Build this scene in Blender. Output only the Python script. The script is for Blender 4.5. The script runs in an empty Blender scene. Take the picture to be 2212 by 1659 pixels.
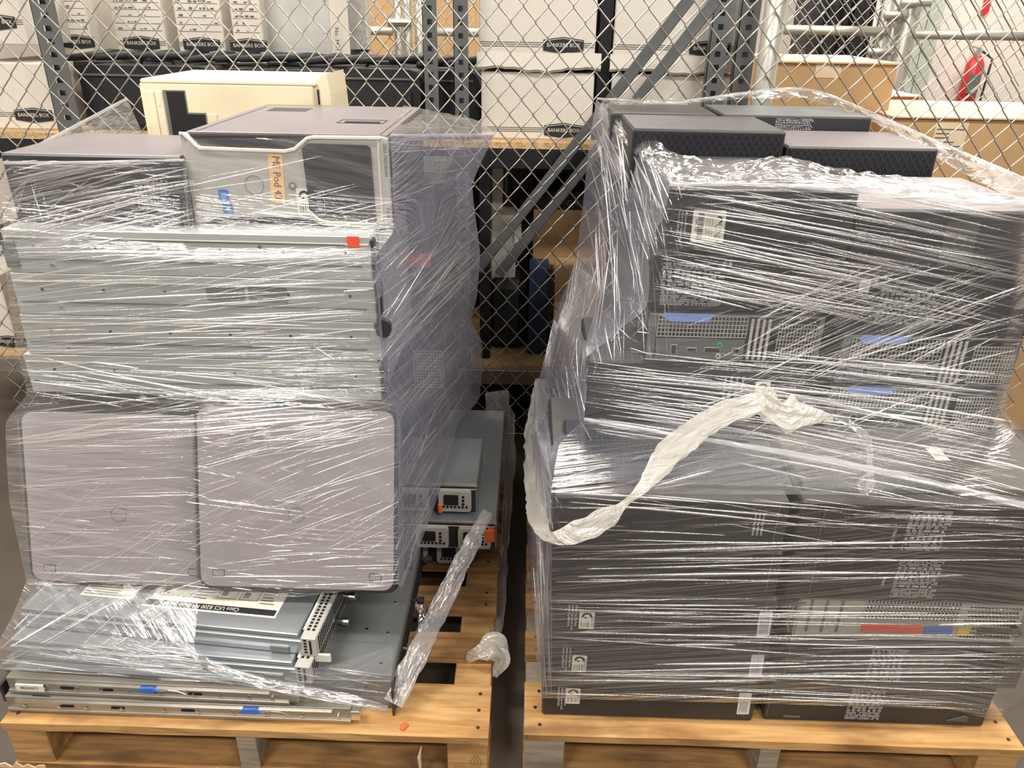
import bpy, math, random
from mathutils import Vector, Matrix, noise
from mathutils.bvhtree import BVHTree
from math import sin, cos, pi, radians, atan2, sqrt, hypot
random.seed(7)
C = bpy.context.scene.collection
SC = bpy.context.scene
# ---------------------------------------------------------------- camera, light, exposure
F = 1661.0; CX, CY = 1106.0, 829.5; H = 1.5
R = Matrix.Rotation(radians(1.0), 3, 'Z') @ Matrix.Rotation(pi/2-radians(25.7), 3, 'X') @ Matrix.Rotation(radians(1.0), 3, 'Z')
cam_d = bpy.data.cameras.new('camera'); cam = bpy.data.objects.new('camera', cam_d); C.objects.link(cam)
cam_d.sensor_width = 36.0; cam_d.lens = F/2212*36.0; cam_d.clip_start = .05; cam_d.clip_end = 100
cam.matrix_world = Matrix.Translation((0, 0, H)) @ R.to_4x4()
SC.camera = cam
SC.view_settings.view_transform = 'Standard'; SC.view_settings.look = 'None'
SC.view_settings.gamma = 1.0; SC.view_settings.use_curve_mapping = False
SC.view_settings.exposure = 0.46
SC.cycles.transparent_max_bounces = 16; SC.cycles.max_bounces = 5; SC.cycles.glossy_bounces = 3; SC.cycles.diffuse_bounces = 3; SC.cycles.use_adaptive_sampling = True; SC.cycles.adaptive_threshold = .03
SC.cycles.sample_clamp_indirect = 6.0
w = bpy.data.worlds.new('World'); SC.world = w; w.use_nodes = True
w.node_tree.nodes['Background'].inputs[0].default_value = (1.0, .97, .94, 1)
w.node_tree.nodes['Background'].inputs[1].default_value = .20
def area(name, loc, sx, sy, e, rot=(0, 0, 0), col=(1, .93, .84)):
    l = bpy.data.lights.new(name, 'AREA'); l.shape = 'RECTANGLE'; l.size = sx; l.size_y = sy; l.energy = e; l.color = col
    o = bpy.data.objects.new(name, l); o.location = loc; o.rotation_euler = rot; C.objects.link(o); return o
LZ = 3.55
LIGHTS = [(-1.7, -1.4), (1.5, -1.4), (-1.7, .9), (1.5, .9), (-1.4, 3.6), (1.9, 3.6), (.3, 5.6), (3.6, 5.4)]
for i, (lx, ly) in enumerate(LIGHTS):
    area('ceiling_lamp_light', (lx, ly, LZ-.06), 1.2, .28, 62 if ly < 3 else 60)

def ray(x, y): return R @ Vector(((x-CX)/F, -(y-CY)/F, -1))
O = Vector((0, 0, H))
def D(x, y, d): r = ray(x, y); return O + r*(d/r.y)
def PX(X_, Y_, Z_): v = R.transposed() @ (Vector((X_, Y_, Z_))-O); return (CX-F*v.x/v.z, CY+F*v.y/v.z, Y_)
def Zp(x, y, z): r = ray(x, y); return O + r*((z-H)/r.z)

# ---------------------------------------------------------------- materials
def nodes(name):
    m = bpy.data.materials.new(name); m.use_nodes = True; nt = m.node_tree
    return m, nt, nt.nodes['Principled BSDF']
def MAT(name, col, rough=.5, metal=0., var=.12, scale=8., stretch=(1, 1, 1), bump=0., bscale=80., spec=.5, emit=None):
    m, nt, b = nodes(name); N = nt.nodes; L = nt.links
    b.inputs['Roughness'].default_value = rough; b.inputs['Metallic'].default_value = metal
    b.inputs['Specular IOR Level'].default_value = spec
    tc = N.new('ShaderNodeTexCoord'); mp = N.new('ShaderNodeMapping'); mp.inputs['Scale'].default_value = stretch
    L.new(tc.outputs['Object'], mp.inputs[0])
    n = N.new('ShaderNodeTexNoise'); n.inputs['Scale'].default_value = scale; n.inputs['Detail'].default_value = 5
    L.new(mp.outputs[0], n.inputs[0])
    r = N.new('ShaderNodeValToRGB'); e = r.color_ramp.elements
    e[0].position = .3; e[1].position = .72
    e[0].color = tuple(c*(1-var) for c in col)+(1,); e[1].color = tuple(min(1, c*(1+var)) for c in col)+(1,)
    L.new(n.outputs[0], r.inputs[0]); L.new(r.outputs[0], b.inputs['Base Color'])
    if bump:
        n2 = N.new('ShaderNodeTexNoise'); n2.inputs['Scale'].default_value = bscale; n2.inputs['Detail'].default_value = 3
        L.new(mp.outputs[0], n2.inputs[0]); bp = N.new('ShaderNodeBump'); bp.inputs['Strength'].default_value = bump
        bp.inputs['Distance'].default_value = .004
        L.new(n2.outputs[0], bp.inputs['Height']); L.new(bp.outputs[0], b.inputs['Normal'])
    if emit:
        b.inputs['Emission Color'].default_value = (1, .96, .9, 1); b.inputs['Emission Strength'].default_value = emit
    return m
def WOOD(name, a, bcol, dark, rough=.75):
    m, nt, b = nodes(name); N = nt.nodes; L = nt.links
    b.inputs['Roughness'].default_value = rough; b.inputs['Specular IOR Level'].default_value = .25
    tc = N.new('ShaderNodeTexCoord'); oi = N.new('ShaderNodeObjectInfo')
    ad = N.new('ShaderNodeVectorMath'); ad.operation = 'ADD'
    ml = N.new('ShaderNodeMath'); ml.operation = 'MULTIPLY'; ml.inputs[1].default_value = 7.0
    L.new(oi.outputs['Random'], ml.inputs[0]); L.new(tc.outputs['Object'], ad.inputs[0]); L.new(ml.outputs[0], ad.inputs[1])
    mp = N.new('ShaderNodeMapping'); mp.inputs['Scale'].default_value = (1.2, 14, 14); L.new(ad.outputs[0], mp.inputs[0])
    n = N.new('ShaderNodeTexNoise'); n.inputs['Scale'].default_value = 4; n.inputs['Detail'].default_value = 8; n.inputs['Distortion'].default_value = .6
    L.new(mp.outputs[0], n.inputs[0])
    r = N.new('ShaderNodeValToRGB'); e = r.color_ramp.elements; e[0].position = .40; e[1].position = .60
    e[0].color = bcol+(1,); e[1].color = a+(1,); L.new(n.outputs[0], r.inputs[0])
    n2 = N.new('ShaderNodeTexNoise'); n2.inputs['Scale'].default_value = 3.2; n2.inputs['Detail'].default_value = 6
    mp2 = N.new('ShaderNodeMapping'); mp2.inputs['Scale'].default_value = (1.5, 4, 4); L.new(ad.outputs[0], mp2.inputs[0]); L.new(mp2.outputs[0], n2.inputs[0])
    r2 = N.new('ShaderNodeValToRGB'); e = r2.color_ramp.elements; e[0].position = .50; e[1].position = .70
    e[0].color = (0, 0, 0, 1); e[1].color = (.85, .85, .85, 1); L.new(n2.outputs[0], r2.inputs[0])
    mx = N.new('ShaderNodeMix'); mx.data_type = 'RGBA'; L.new(r2.outputs[0], mx.inputs[0]); L.new(r.outputs[0], mx.inputs[6]); mx.inputs[7].default_value = dark+(1,)
    L.new(mx.outputs[2], b.inputs['Base Color'])
    bp = N.new('ShaderNodeBump'); bp.inputs['Strength'].default_value = .4; bp.inputs['Distance'].default_value = .003
    L.new(n.outputs[0], bp.inputs['Height']); L.new(bp.outputs[0], b.inputs['Normal'])
    return m
def FILM(name, haze_lo, haze_hi, sx=2.0, sy=60.0, rot=0., white=(.80, .81, .86), bump=.5, rough=.16, gl=.10, dens=.5):
    """clear plastic: see-through, hazy along stretched bands, glossy; bands follow the UVs of the sheet"""
    m = bpy.data.materials.new(name); m.use_nodes = True; nt = m.node_tree; N = nt.nodes; L = nt.links; N.clear()
    out = N.new('ShaderNodeOutputMaterial'); tc = N.new('ShaderNodeTexCoord')
    def band(s1, s2, a, detail, dist):
        mp = N.new('ShaderNodeMapping'); mp.inputs['Rotation'].default_value = (0, 0, a); L.new(tc.outputs['UV'], mp.inputs[0])
        mq = N.new('ShaderNodeMapping'); mq.inputs['Scale'].default_value = (s1, s2, 1); L.new(mp.outputs[0], mq.inputs[0])
        n = N.new('ShaderNodeTexNoise'); n.inputs['Scale'].default_value = 1; n.inputs['Detail'].default_value = detail; n.inputs['Distortion'].default_value = dist
        L.new(mq.outputs[0], n.inputs[0]); return n
    n1 = band(sx, sy, rot, 4, .35); n2 = band(1.2, 5, rot, 2, .3); n3 = band(sx*1.5, sy*2.2, rot+.12, 2, .1)
    mr = N.new('ShaderNodeMapRange'); mr.inputs[1].default_value = dens; mr.inputs[2].default_value = dens+.28; mr.inputs[3].default_value = 0; mr.inputs[4].default_value = 1
    L.new(n1.outputs[0], mr.inputs[0])
    mr2 = N.new('ShaderNodeMapRange'); mr2.inputs[1].default_value = .35; mr2.inputs[2].default_value = .7; mr2.inputs[3].default_value = .25; mr2.inputs[4].default_value = 1
    L.new(n2.outputs[0], mr2.inputs[0])
    mu = N.new('ShaderNodeMath'); mu.operation = 'MULTIPLY'; L.new(mr.outputs[0], mu.inputs[0]); L.new(mr2.outputs[0], mu.inputs[1])
    hz = N.new('ShaderNodeMapRange'); hz.inputs[3].default_value = haze_lo; hz.inputs[4].default_value = haze_hi; L.new(mu.outputs[0], hz.inputs[0])
    ad = N.new('ShaderNodeMath'); ad.operation = 'ADD'; L.new(n1.outputs[0], ad.inputs[0]); L.new(n3.outputs[0], ad.inputs[1])
    bp = N.new('ShaderNodeBump'); bp.inputs['Strength'].default_value = bump; bp.inputs['Distance'].default_value = .012; L.new(ad.outputs[0], bp.inputs['Height'])
    tr = N.new('ShaderNodeBsdfTransparent'); gs = N.new('ShaderNodeBsdfGlossy'); gs.inputs['Roughness'].default_value = rough; gs.inputs['Color'].default_value = (1, 1, 1, 1)
    L.new(bp.outputs[0], gs.inputs['Normal'])
    fr = N.new('ShaderNodeLayerWeight'); fr.inputs['Blend'].default_value = .25; L.new(bp.outputs[0], fr.inputs['Normal'])
    fm = N.new('ShaderNodeMath'); fm.operation = 'MULTIPLY_ADD'; fm.inputs[1].default_value = .35; fm.inputs[2].default_value = gl; L.new(fr.outputs['Fresnel'], fm.inputs[0])
    fc = N.new('ShaderNodeClamp'); L.new(fm.outputs[0], fc.inputs[0])
    m1 = N.new('ShaderNodeMixShader'); L.new(fc.outputs[0], m1.inputs[0]); L.new(tr.outputs[0], m1.inputs[1]); L.new(gs.outputs[0], m1.inputs[2])
    df = N.new('ShaderNodeBsdfDiffuse'); df.inputs['Color'].default_value = white+(1,); L.new(bp.outputs[0], df.inputs['Normal'])
    tl = N.new('ShaderNodeBsdfTranslucent'); tl.inputs['Color'].default_value = white+(1,)
    m2 = N.new('ShaderNodeMixShader'); m2.inputs[0].default_value = .35; L.new(df.outputs[0], m2.inputs[1]); L.new(tl.outputs[0], m2.inputs[2])
    m3 = N.new('ShaderNodeMixShader'); L.new(hz.outputs[0], m3.inputs[0]); L.new(m1.outputs[0], m3.inputs[1]); L.new(m2.outputs[0], m3.inputs[2])
    L.new(m3.outputs[0], out.inputs[0]); return m

M = dict(
    black=MAT('black_plastic', (.030, .031, .035), .42, bump=.08, bscale=400),
    blacktop=MAT('black_painted_steel', (.085, .082, .084), .45, var=.15),
    dark=MAT('dark_recess', (.008, .008, .010), .8),
    mesh=MAT('bezel_mesh', (.030, .034, .055), .5),
    steel=MAT('galvanised_sheet', (.50, .53, .53), .42, .35, var=.08, scale=5, stretch=(1, 4, 4)),
    steeld=MAT('dull_steel', (.20, .215, .22), .45, .45, var=.15, scale=5),
    blade=MAT('blade_steel', (.36, .39, .42), .33, .6, var=.12, scale=3, stretch=(.6, 3, 1)),
    rail=MAT('rail_zinc', (.42, .40, .36), .35, .7, var=.15),
    chrome=MAT('bright_screw', (.7, .7, .7), .25, 1.),
    greyp=MAT('grey_violet_panel', (.30, .275, .285), .5, var=.05, bump=.1, bscale=500),
    top35=MAT('mauve_grey_steel', (.25, .225, .245), .38, .3, var=.08),
    silver=MAT('silver_plastic', (.50, .49, .46), .4, .1, var=.06),
    cream=MAT('cream_edge', (.72, .70, .60), .5, var=.06),
    beige=MAT('yellowed_beige_plastic', (.78, .70, .50), .5, var=.06, bump=.05, bscale=200),
    paper=MAT('label_paper', (.80, .78, .70), .6, var=.04),
    paperw=MAT('white_label', (.72, .74, .78), .4, var=.04),
    ink=MAT('black_ink', (.02, .02, .025), .6),
    inkg=MAT('grey_ink', (.16, .15, .14), .6),
    print=MAT('white_print', (.52, .52, .54), .6),
    tape=MAT('masking_tape', (.85, .56, .30), .7, var=.06),
    brown=MAT('brown_ink', (.16, .06, .02), .7),
    blue=MAT('blue_plastic', (.06, .18, .62), .4), lblue=MAT('pale_blue_plastic', (.22, .33, .72), .4),
    red=MAT('red_plastic', (.80, .09, .05), .5), orange=MAT('orange_plastic', (.85, .16, .04), .45),
    green=MAT('green_plastic', (.05, .42, .22), .4),
    yellow=MAT('yellow_ink', (.8, .55, .05), .5),
    card=MAT('brown_cardboard', (.56, .36, .18), .8, var=.10, scale=5, bump=.1, bscale=60),
    cardl=MAT('pale_cardboard', (.74, .53, .36), .8, var=.07),
    white=MAT('white_carton', (.76, .72, .65), .75, var=.04, scale=3, bump=.15, bscale=20),
    tag=MAT('cream_tape_label', (.82, .66, .46), .7),
    upright=MAT('grey_painted_upright', (.155, .165, .17), .4, .3, var=.08),
    galv=MAT('galvanised_wire', (.52, .51, .47), .38, .8, var=.2, scale=30),
    pipe=MAT('galvanised_pipe', (.50, .50, .46), .4, .6, var=.25, scale=9, stretch=(1, 1, .3)),
    chip=MAT('chipboard', (.62, .42, .22), .85, var=.4, scale=120),
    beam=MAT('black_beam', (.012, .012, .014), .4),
    bag=MAT('black_nylon', (.014, .015, .019), .6, var=.3, bump=.5, bscale=40),
    floor=MAT('concrete_floor', (.090, .073, .058), .65, var=.22, scale=5, bump=.12, bscale=60),
    wall=MAT('painted_wall', (.74, .68, .62), .8, var=.03),
    greenw=MAT('pale_green_trim', (.42, .47, .40), .6),
    ceil=MAT('ceiling_paint', (.6, .6, .58), .9), lamp=MAT('lamp_tube', (1, 1, 1), .5, emit=6.0),
    nail=MAT('rusty_nail', (.07, .035, .02), .6, .5),
    extred=MAT('extinguisher_red', (.55, .03, .03), .3),
    foil=MAT('crinkled_foil', (.7, .7, .7), .25, .9, bump=1, bscale=40),
    pcb=MAT('black_module', (.02, .022, .026), .35),
)
M['wood'] = WOOD('pallet_pine', (.60, .37, .16), (.46, .25, .09), (.17, .09, .04))
M['wood2'] = WOOD('weathered_pallet_wood', (.44, .25, .10), (.29, .15, .06), (.08, .05, .03))
M['chipw'] = WOOD('grey_block_wood', (.42, .36, .28), (.30, .25, .19), (.18, .14, .1))

# ---------------------------------------------------------------- mesh helpers
class MB:
    def __init__(s): s.v = []; s.f = []
    def add(s, v, f):
        b = len(s.v); s.v += [tuple(p) for p in v]; s.f += [tuple(b+i for i in q) for q in f]; return s
    def box(s, x0, y0, z0, x1, y1, z1, c=0.):
        if c <= 0:
            v = [(x, y, z) for z in (z0, z1) for y in (y0, y1) for x in (x0, x1)]
            return s.add(v, [(0, 2, 3, 1), (4, 5, 7, 6), (0, 1, 5, 4), (2, 6, 7, 3), (0, 4, 6, 2), (1, 3, 7, 5)])
        c = min(c, (x1-x0)*.45, (y1-y0)*.45, (z1-z0)*.45)
        v = []; idx = {}
        for i, X in enumerate((x0, x1)):
            for j, Y in enumerate((y0, y1)):
                for k, Zz in enumerate((z0, z1)):
                    sx, sy, sz = 1-2*i, 1-2*j, 1-2*k
                    idx[i, j, k, 0] = len(v); v.append((X, Y+sy*c, Zz+sz*c))
                    idx[i, j, k, 1] = len(v); v.append((X+sx*c, Y, Zz+sz*c))
                    idx[i, j, k, 2] = len(v); v.append((X+sx*c, Y+sy*c, Zz))
        g = lambda i, j, k, a: idx[i, j, k, a]
        f = []
        for i in (0, 1):
            q = [g(i, 0, 0, 0), g(i, 1, 0, 0), g(i, 1, 1, 0), g(i, 0, 1, 0)]; f.append(q if i else q[::-1])
            q = [g(0, i, 0, 1), g(1, i, 0, 1), g(1, i, 1, 1), g(0, i, 1, 1)]; f.append(q[::-1] if i else q)
            q = [g(0, 0, i, 2), g(1, 0, i, 2), g(1, 1, i, 2), g(0, 1, i, 2)]; f.append(q if i else q[::-1])
        for i in (0, 1):
            for j in (0, 1):
                f.append([g(i, j, 0, 0), g(i, j, 1, 0), g(i, j, 1, 1), g(i, j, 0, 1)])
                f.append([g(i, 0, j, 0), g(i, 1, j, 0), g(i, 1, j, 2), g(i, 0, j, 2)])
                f.append([g(0, i, j, 1), g(1, i, j, 1), g(1, i, j, 2), g(0, i, j, 2)])
                for k in (0, 1): f.append([g(i, j, k, 0), g(i, j, k, 1), g(i, j, k, 2)])
        return s.add(v, f)
    def prism(s, poly, y0, y1):                     # polygon in x,z pushed along y
        n = len(poly); v = [(x, y0, z) for x, z in poly]+[(x, y1, z) for x, z in poly]
        f = [tuple(range(n)), tuple(range(2*n-1, n-1, -1))]+[(i, i+n, (i+1) % n+n, (i+1) % n) for i in range(n)]
        return s.add(v, f)
    def tube(s, pts, r, n=8, cap=True):
        pts = [Vector(p) for p in pts]; b = len(s.v); k = len(pts)
        rr = r if isinstance(r, (list, tuple)) else [r]*k
        for i, p in enumerate(pts):
            t = (pts[min(i+1, k-1)]-pts[max(i-1, 0)]).normalized()
            a = t.cross(Vector((0, 1, 0)) if abs(t.y) < .9 else Vector((1, 0, 0))).normalized(); c = t.cross(a)
            for j in range(n):
                q = p+(a*cos(2*pi*j/n)+c*sin(2*pi*j/n))*rr[i]; s.v.append(tuple(q))
        for i in range(k-1):
            for j in range(n):
                s.f.append((b+i*n+j, b+i*n+(j+1) % n, b+(i+1)*n+(j+1) % n, b+(i+1)*n+j))
        if cap: s.f.append(tuple(b+j for j in range(n-1, -1, -1))); s.f.append(tuple(b+(k-1)*n+j for j in range(n)))
        return s
    def grid(s, x0, x1, z0, z1, nx, nz, t, y=0., dy=.0015):      # bars of a square grille in the x,z plane
        for i in range(nx+1):
            X = x0+(x1-x0)*i/nx; s.box(X-t/2, y, z0, X+t/2, y+dy, z1)
        for j in range(nz+1):
            Q = z0+(z1-z0)*j/nz; s.box(x0, y, Q-t/2, x1, y+dy, Q+t/2)
        return s
    def mesh(s, name, mat, fix=True, smooth=False):
        me = bpy.data.meshes.new(name); me.from_pydata(s.v, [], s.f)
        if fix:
            import bmesh
            bm = bmesh.new(); bm.from_mesh(me); bmesh.ops.recalc_face_normals(bm, faces=bm.faces); bm.to_mesh(me); bm.free()
        me.materials.append(mat)
        if smooth: me.polygons.foreach_set('use_smooth', [True]*len(me.polygons))
        me.update(); return me
    def obj(s, name, mat, parent=None, fix=True, smooth=False, loc=(0, 0, 0), rot=(0, 0, 0)):
        return link(name, s.mesh(name, mat, fix, smooth), parent, loc, rot)
def link(name, me, parent=None, loc=(0, 0, 0), rot=(0, 0, 0)):
    o = bpy.data.objects.new(name, me); C.objects.link(o); o.parent = parent; o.location = loc; o.rotation_euler = rot; return o
def tag(o, label, cat, group=None, kind=None):
    if label: o['label'] = label
    if cat: o['category'] = cat
    if group: o['group'] = group
    if kind: o['kind'] = kind
    return o
def thing(name, label, cat, loc=(0, 0, 0), rot=(0, 0, 0), group=None):
    o = bpy.data.objects.new(name, None); C.objects.link(o); o.empty_display_size = .05
    o.location = loc; o.rotation_euler = rot if isinstance(rot, tuple) else (0, 0, rot); return tag(o, label, cat, group)
def rrect(x0, z0, x1, z1, r, n=5):
    p = []
    for (cx, cz, a) in ((x1-r, z1-r, 0), (x0+r, z1-r, 90), (x0+r, z0+r, 180), (x1-r, z0+r, 270)):
        for i in range(n+1): t = radians(a+90*i/n); p.append((cx+r*cos(t), cz+r*sin(t)))
    return p
def disc(cx, cz, r, n=14): return [(cx+r*cos(2*pi*i/n), cz+r*sin(2*pi*i/n)) for i in range(n)]
def ring(mb, cx, cz, r0, r1, y0, y1, n=20, a0=0, a1=2*pi):
    for i in range(n):
        t0 = a0+(a1-a0)*i/n; t1 = a0+(a1-a0)*(i+1)/n
        mb.prism([(cx+r0*cos(t0), cz+r0*sin(t0)), (cx+r1*cos(t0), cz+r1*sin(t0)), (cx+r1*cos(t1), cz+r1*sin(t1)), (cx+r0*cos(t1), cz+r0*sin(t1))], y0, y1)
_tc = {}
def text(name, body, size, parent, loc, mat, ang=0., flat=False, sx=1., extr=.0002, align='LEFT'):
    """lettering lying on a front (x,z) plane, or on a top (x,y) plane when flat; ang turns it in that plane"""
    key = (body, align)
    if key not in _tc:
        cu = bpy.data.curves.new('t', 'FONT'); cu.body = body; cu.size = 1; cu.extrude = 0.01; cu.align_x = align; cu.align_y = 'CENTER'; cu.resolution_u = 2
        o = bpy.data.objects.new('t', cu); me = bpy.data.meshes.new_from_object(o); bpy.data.objects.remove(o)
        _tc[key] = ([tuple(v.co) for v in me.vertices], [tuple(p.vertices) for p in me.polygons]); bpy.data.meshes.remove(me)
    v, f = _tc[key]; ca, sa = cos(ang), sin(ang); vv = []
    for x, y, z in v:
        x *= size*sx; y *= size; X = x*ca-y*sa; Y = x*sa+y*ca; t = z/.01*extr
        vv.append((X, Y, t) if flat else (X, -t, Y))
    mb = MB(); mb.add(vv, f); return mb.obj(name, mat, parent, fix=False, loc=loc)

# ---------------------------------------------------------------- setting
def struct(mb, name, mat): o = mb.obj(name, mat); o['kind'] = 'structure'; return o
struct(MB().box(-4, -3, -.05, 6, 8.2, 0), 'floor', M['floor'])
struct(MB().box(-4, 8.0, 0, 6, 8.2, 3.8), 'wall_back', M['wall'])
struct(MB().box(5.8, -3, 0, 6, 8.0, 3.8), 'wall_right', M['wall'])
struct(MB().box(-4.2, -3, 0, -4, 8.2, 3.8), 'wall_left', M['wall'])
struct(MB().box(-4.2, -3, 3.8, 6, 8.2, 3.9), 'ceiling', M['ceil'])
for lx, ly in LIGHTS:
    t = thing('ceiling_light', f'long white fluorescent ceiling light, {"left" if lx < 0 else "right"} side, {"behind the camera" if ly < 0 else "above the pallets" if ly < 2 else "behind the fence" if ly < 5 else "by the far wall"}', 'light', (lx, ly, 3.8), group='ceiling lights')
    MB().box(-.62, -.16, -.19, .62, .16, -.0, .01).obj('housing', M['ceil'], t)
    for s in (-.07, .07): MB().tube([(-.58, s, -.205), (.58, s, -.205)], .014).obj('lamp_tube', M['lamp'], t)

exec_parts = []
# ---------------------------------------------------------------- pallets
def nail_heads(parent, pts, z):
    m = MB()
    for x, y in pts: m.tube([(x, y, z-.001), (x, y, z+.0012)], .0042, 6)
    return m.obj('nail', M['nail'], parent)
def board(name, x0, y0, z0, x1, y1, z1, mat, parent):
    """a rough sawn board: long faces cut in segments with slight waviness"""
    n = 10; v = []; f = []
    for i in range(n+1):
        X = x0+(x1-x0)*i/n
        for (y, z) in ((y0, z0), (y1, z0), (y1, z1), (y0, z1)):
            v.append((X, y+random.uniform(-.0015, .0015), z+random.uniform(-.0008, .0004)))
    for i in range(n):
        for j in range(4): f.append((i*4+j, i*4+(j+1) % 4, (i+1)*4+(j+1) % 4, (i+1)*4+j))
    f += [(0, 1, 2, 3), (n*4+3, n*4+2, n*4+1, n*4)]
    o = MB().add(v, f).obj(name, mat, parent); return o
NAIL = MB().tube([(0, 0, .1395), (0, 0, .1414)], .004, 6).mesh('nail', M['nail'])
def pallet(label, x0, x1, y0, L, ys, side):
    t = thing('wooden_pallet', label, 'pallet', ((x0+x1)/2, y0, 0), group='wooden pallets under the wrapped stacks')
    W = (x1-x0)/2
    for k, (a, b) in enumerate(ys):
        o = board('deck_board', -W, a-y0, .120, W, b-y0, .14, M['wood'] if k in (0, len(ys)-1) else M['wood2'], t)
        pts = [(s*(W-.028)+random.uniform(-.006, .006), a-y0+(b-a)*q) for s in (-1, 1) for q in ((.25, .75) if b-a < .11 else (.18, .5, .82))]
        for x, y in pts: link('nail', NAIL, o, (x, y, 0))
    for k, x in enumerate((-W+.045, 0, W-.045)):
        hw = .021 if k == 1 else .042
        # stringer runs back under the deck
        v = MB(); v.box(x-hw, .003, .02, x+hw, L-.003, .1195, .002)
        v.obj('stringer', M['chipw'] if k == 1 or (side and k == 0) else M['wood'], t)
    for (a, b) in ((0, .14), (L/2-.05, L/2+.05), (L-.14, L)):
        board('bottom_board', -W, a, .0, W, b, .0195, M['wood2'] if a == 0 else M['wood2'], t)
    return t
ysL = [(1.122, 1.262), (1.343, 1.422), (1.50, 1.59), (1.67, 1.76), (1.85, 1.94), (2.03, 2.12), (2.21, 2.342)]
pL = pallet('pale pine shipping pallet under the left wrapped stack of servers', -1.084, -.056, 1.122, 1.22, ysL, 0)
pR = pallet('pine shipping pallet under the right wrapped stack of black computers', .018, 1.06, 1.135, 1.22, [(a+.013, b+.013) for a, b in ysL], 1)
# ring pattern of the stringer end facing the camera
g = MB()
for r in (.008, .015, .022, .029): ring(g, .469, .062, r, r+.0012, .0018, .0030, 14, radians(200), radians(420))
g.obj('end_grain_ring', M['wood2'], pL)
MB().tube([(.37, -.002, .02), (.368, -.004, .08), (.374, -.005, .115)], [.002, .004, .0008], 5).obj('splinter', M['cardl'], pL)
for (x, y, l) in ((-.5, .005, .10), (-.78, .004, .05), (-.12, .006, .12), (.2, .004, .16)):
    v = [(x-l/2+l*i/8, -.0016, .0095+.006*random.uniform(-1, 1)+(.006 if i % 2 else 0)) for i in range(9)]
    MB().prism([(p[0], p[2]) for p in v]+[(x+l/2, .0015), (x-l/2, .002)], -.0020, .001).obj('torn_edge', M['cardl'], pL, loc=(.0, 0, 0))
tag(MB().box(-.006, -.009, 0, .006, .009, .006, .002).obj('plastic_scrap', M['orange'], loc=Zp(873, 1571, .1405), rot=(0, 0, -.5)), 'tiny orange plastic scrap lying on the front board of the left pallet', 'plastic scrap')

# ---------------------------------------------------------------- prints and stickers
def sticker(parent, x, z, w, h, y=-.0008, kind=0, name='asset_label', mat=None, sc=1.):
    s = MB().prism(rrect(0, 0, w, h, min(w, h)*.08), -.0006, .0).obj(name, mat or M['paper'], parent, loc=(x, y, z))
    p = MB(); yy = -.0009
    if kind == 0:   # arch emblem on top, bar code below
        ring(p, w*.5, h*.72, w*.20, w*.36, yy, -.0005, 10, radians(-10), radians(190))
        ring(p, w*.42, h*.66, w*.02, w*.09, yy, -.0005, 6)
        q = h*.10
        while q < h*.46:
            d = random.choice((.0008, .0012, .002))*sc; p.box(w*.28, yy, q, w*.66, -.0005, q+d*.9) if False else p.box(w*.14+(q-h*.1)/(h*.36)*w*.62, yy, h*.10, w*.14+(q-h*.1)/(h*.36)*w*.62+d*.7, -.0005, h*.44); q += d*1.9+.0006
        for k in range(3): p.box(w*(.80+.06*k), yy, h*.12, w*(.815+.06*k), -.0005, h*random.uniform(.7, .9))
    elif kind == 1:  # wide serial label
        for k in range(7): p.box(w*(.16+.1*k), yy, h*(.08+.1*random.random()), w*(.19+.1*k), -.0005, h*random.uniform(.6, .9))
    elif kind == 2:  # lines of text
        for k in range(int(h/.0042)):
            p.box(w*.06, yy, h-.004-k*.0042, w*random.uniform(.55, .94), -.0005, h-.0025-k*.0042)
    p.obj('label_print', M['ink'] if kind != 1 else M['inkg'], s); return s
def regprint(parent, x, z, w, h, ang=0., y=-.0004, seed=1, name='regulatory_print'):
    """white printed block of small text lines and symbols, as on the underside of a computer"""
    rs = random.Random(seed); p = MB(); t = .0004
    def rot(px, pz): c, s = cos(ang), sin(ang); return (x+px*c-pz*s, z+px*s+pz*c)
    def bar(a, b, c, d): p.prism([rot(a, b), rot(c, b), rot(c, d), rot(a, d)], y-t, y)
    lh = h/12; q = h-lh*.5
    rows = ['t', 't', 's', 's', 't', 's', 't', 's', 't', 't', 't']
    for k in rows:
        if k == 't':
            a = 0
            while a < w*.95:
                l = min(rs.uniform(.0012, .0042), w-a)
                if rs.random() < .86: bar(a, q+lh*.05, a+l, q+lh*.30)
                if rs.random() < .75: bar(a, q-lh*.42, a+l, q-lh*.18)
                a += l+.0009
            q -= lh
        else:
            a = 0
            while a < w*.9:
                r = rs.random(); S = lh*1.0
                if r < .35:
                    for i in range(8):
                        t0, t1 = 2*pi*i/8, 2*pi*(i+1)/8; cx, cz = a+S*.5, q-S*.2
                        p.prism([rot(cx+S*.5*cos(t0), cz+S*.5*sin(t0)), rot(cx+S*.5*cos(t1), cz+S*.5*sin(t1)), rot(cx+S*.36*cos(t1), cz+S*.36*sin(t1)), rot(cx+S*.36*cos(t0), cz+S*.36*sin(t0))], y-t, y)
                    bar(a+S*.35, q-S*.3, a+S*.65, q-S*.1)
                elif r < .55:
                    p.prism([rot(a, q-S*.6), rot(a+S, q-S*.6), rot(a+S*.5, q+S*.3)], y-t, y)
                elif r < .8:
                    bar(a, q-S*.6, a+S*.15, q+S*.3); bar(a, q+S*.18, a+S, q+S*.3); bar(a+S*.85, q-S*.6, a+S, q+S*.3); bar(a, q-S*.6, a+S, q-S*.48); bar(a+S*.3, q-S*.3, a+S*.7, q)
                else: bar(a, q-S*.35, a+S*1.6, q+S*.15); a += S*.6
                a += S*1.45
            q -= lh*1.25
    o = p.obj(name, M['print'], parent); return o

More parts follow.
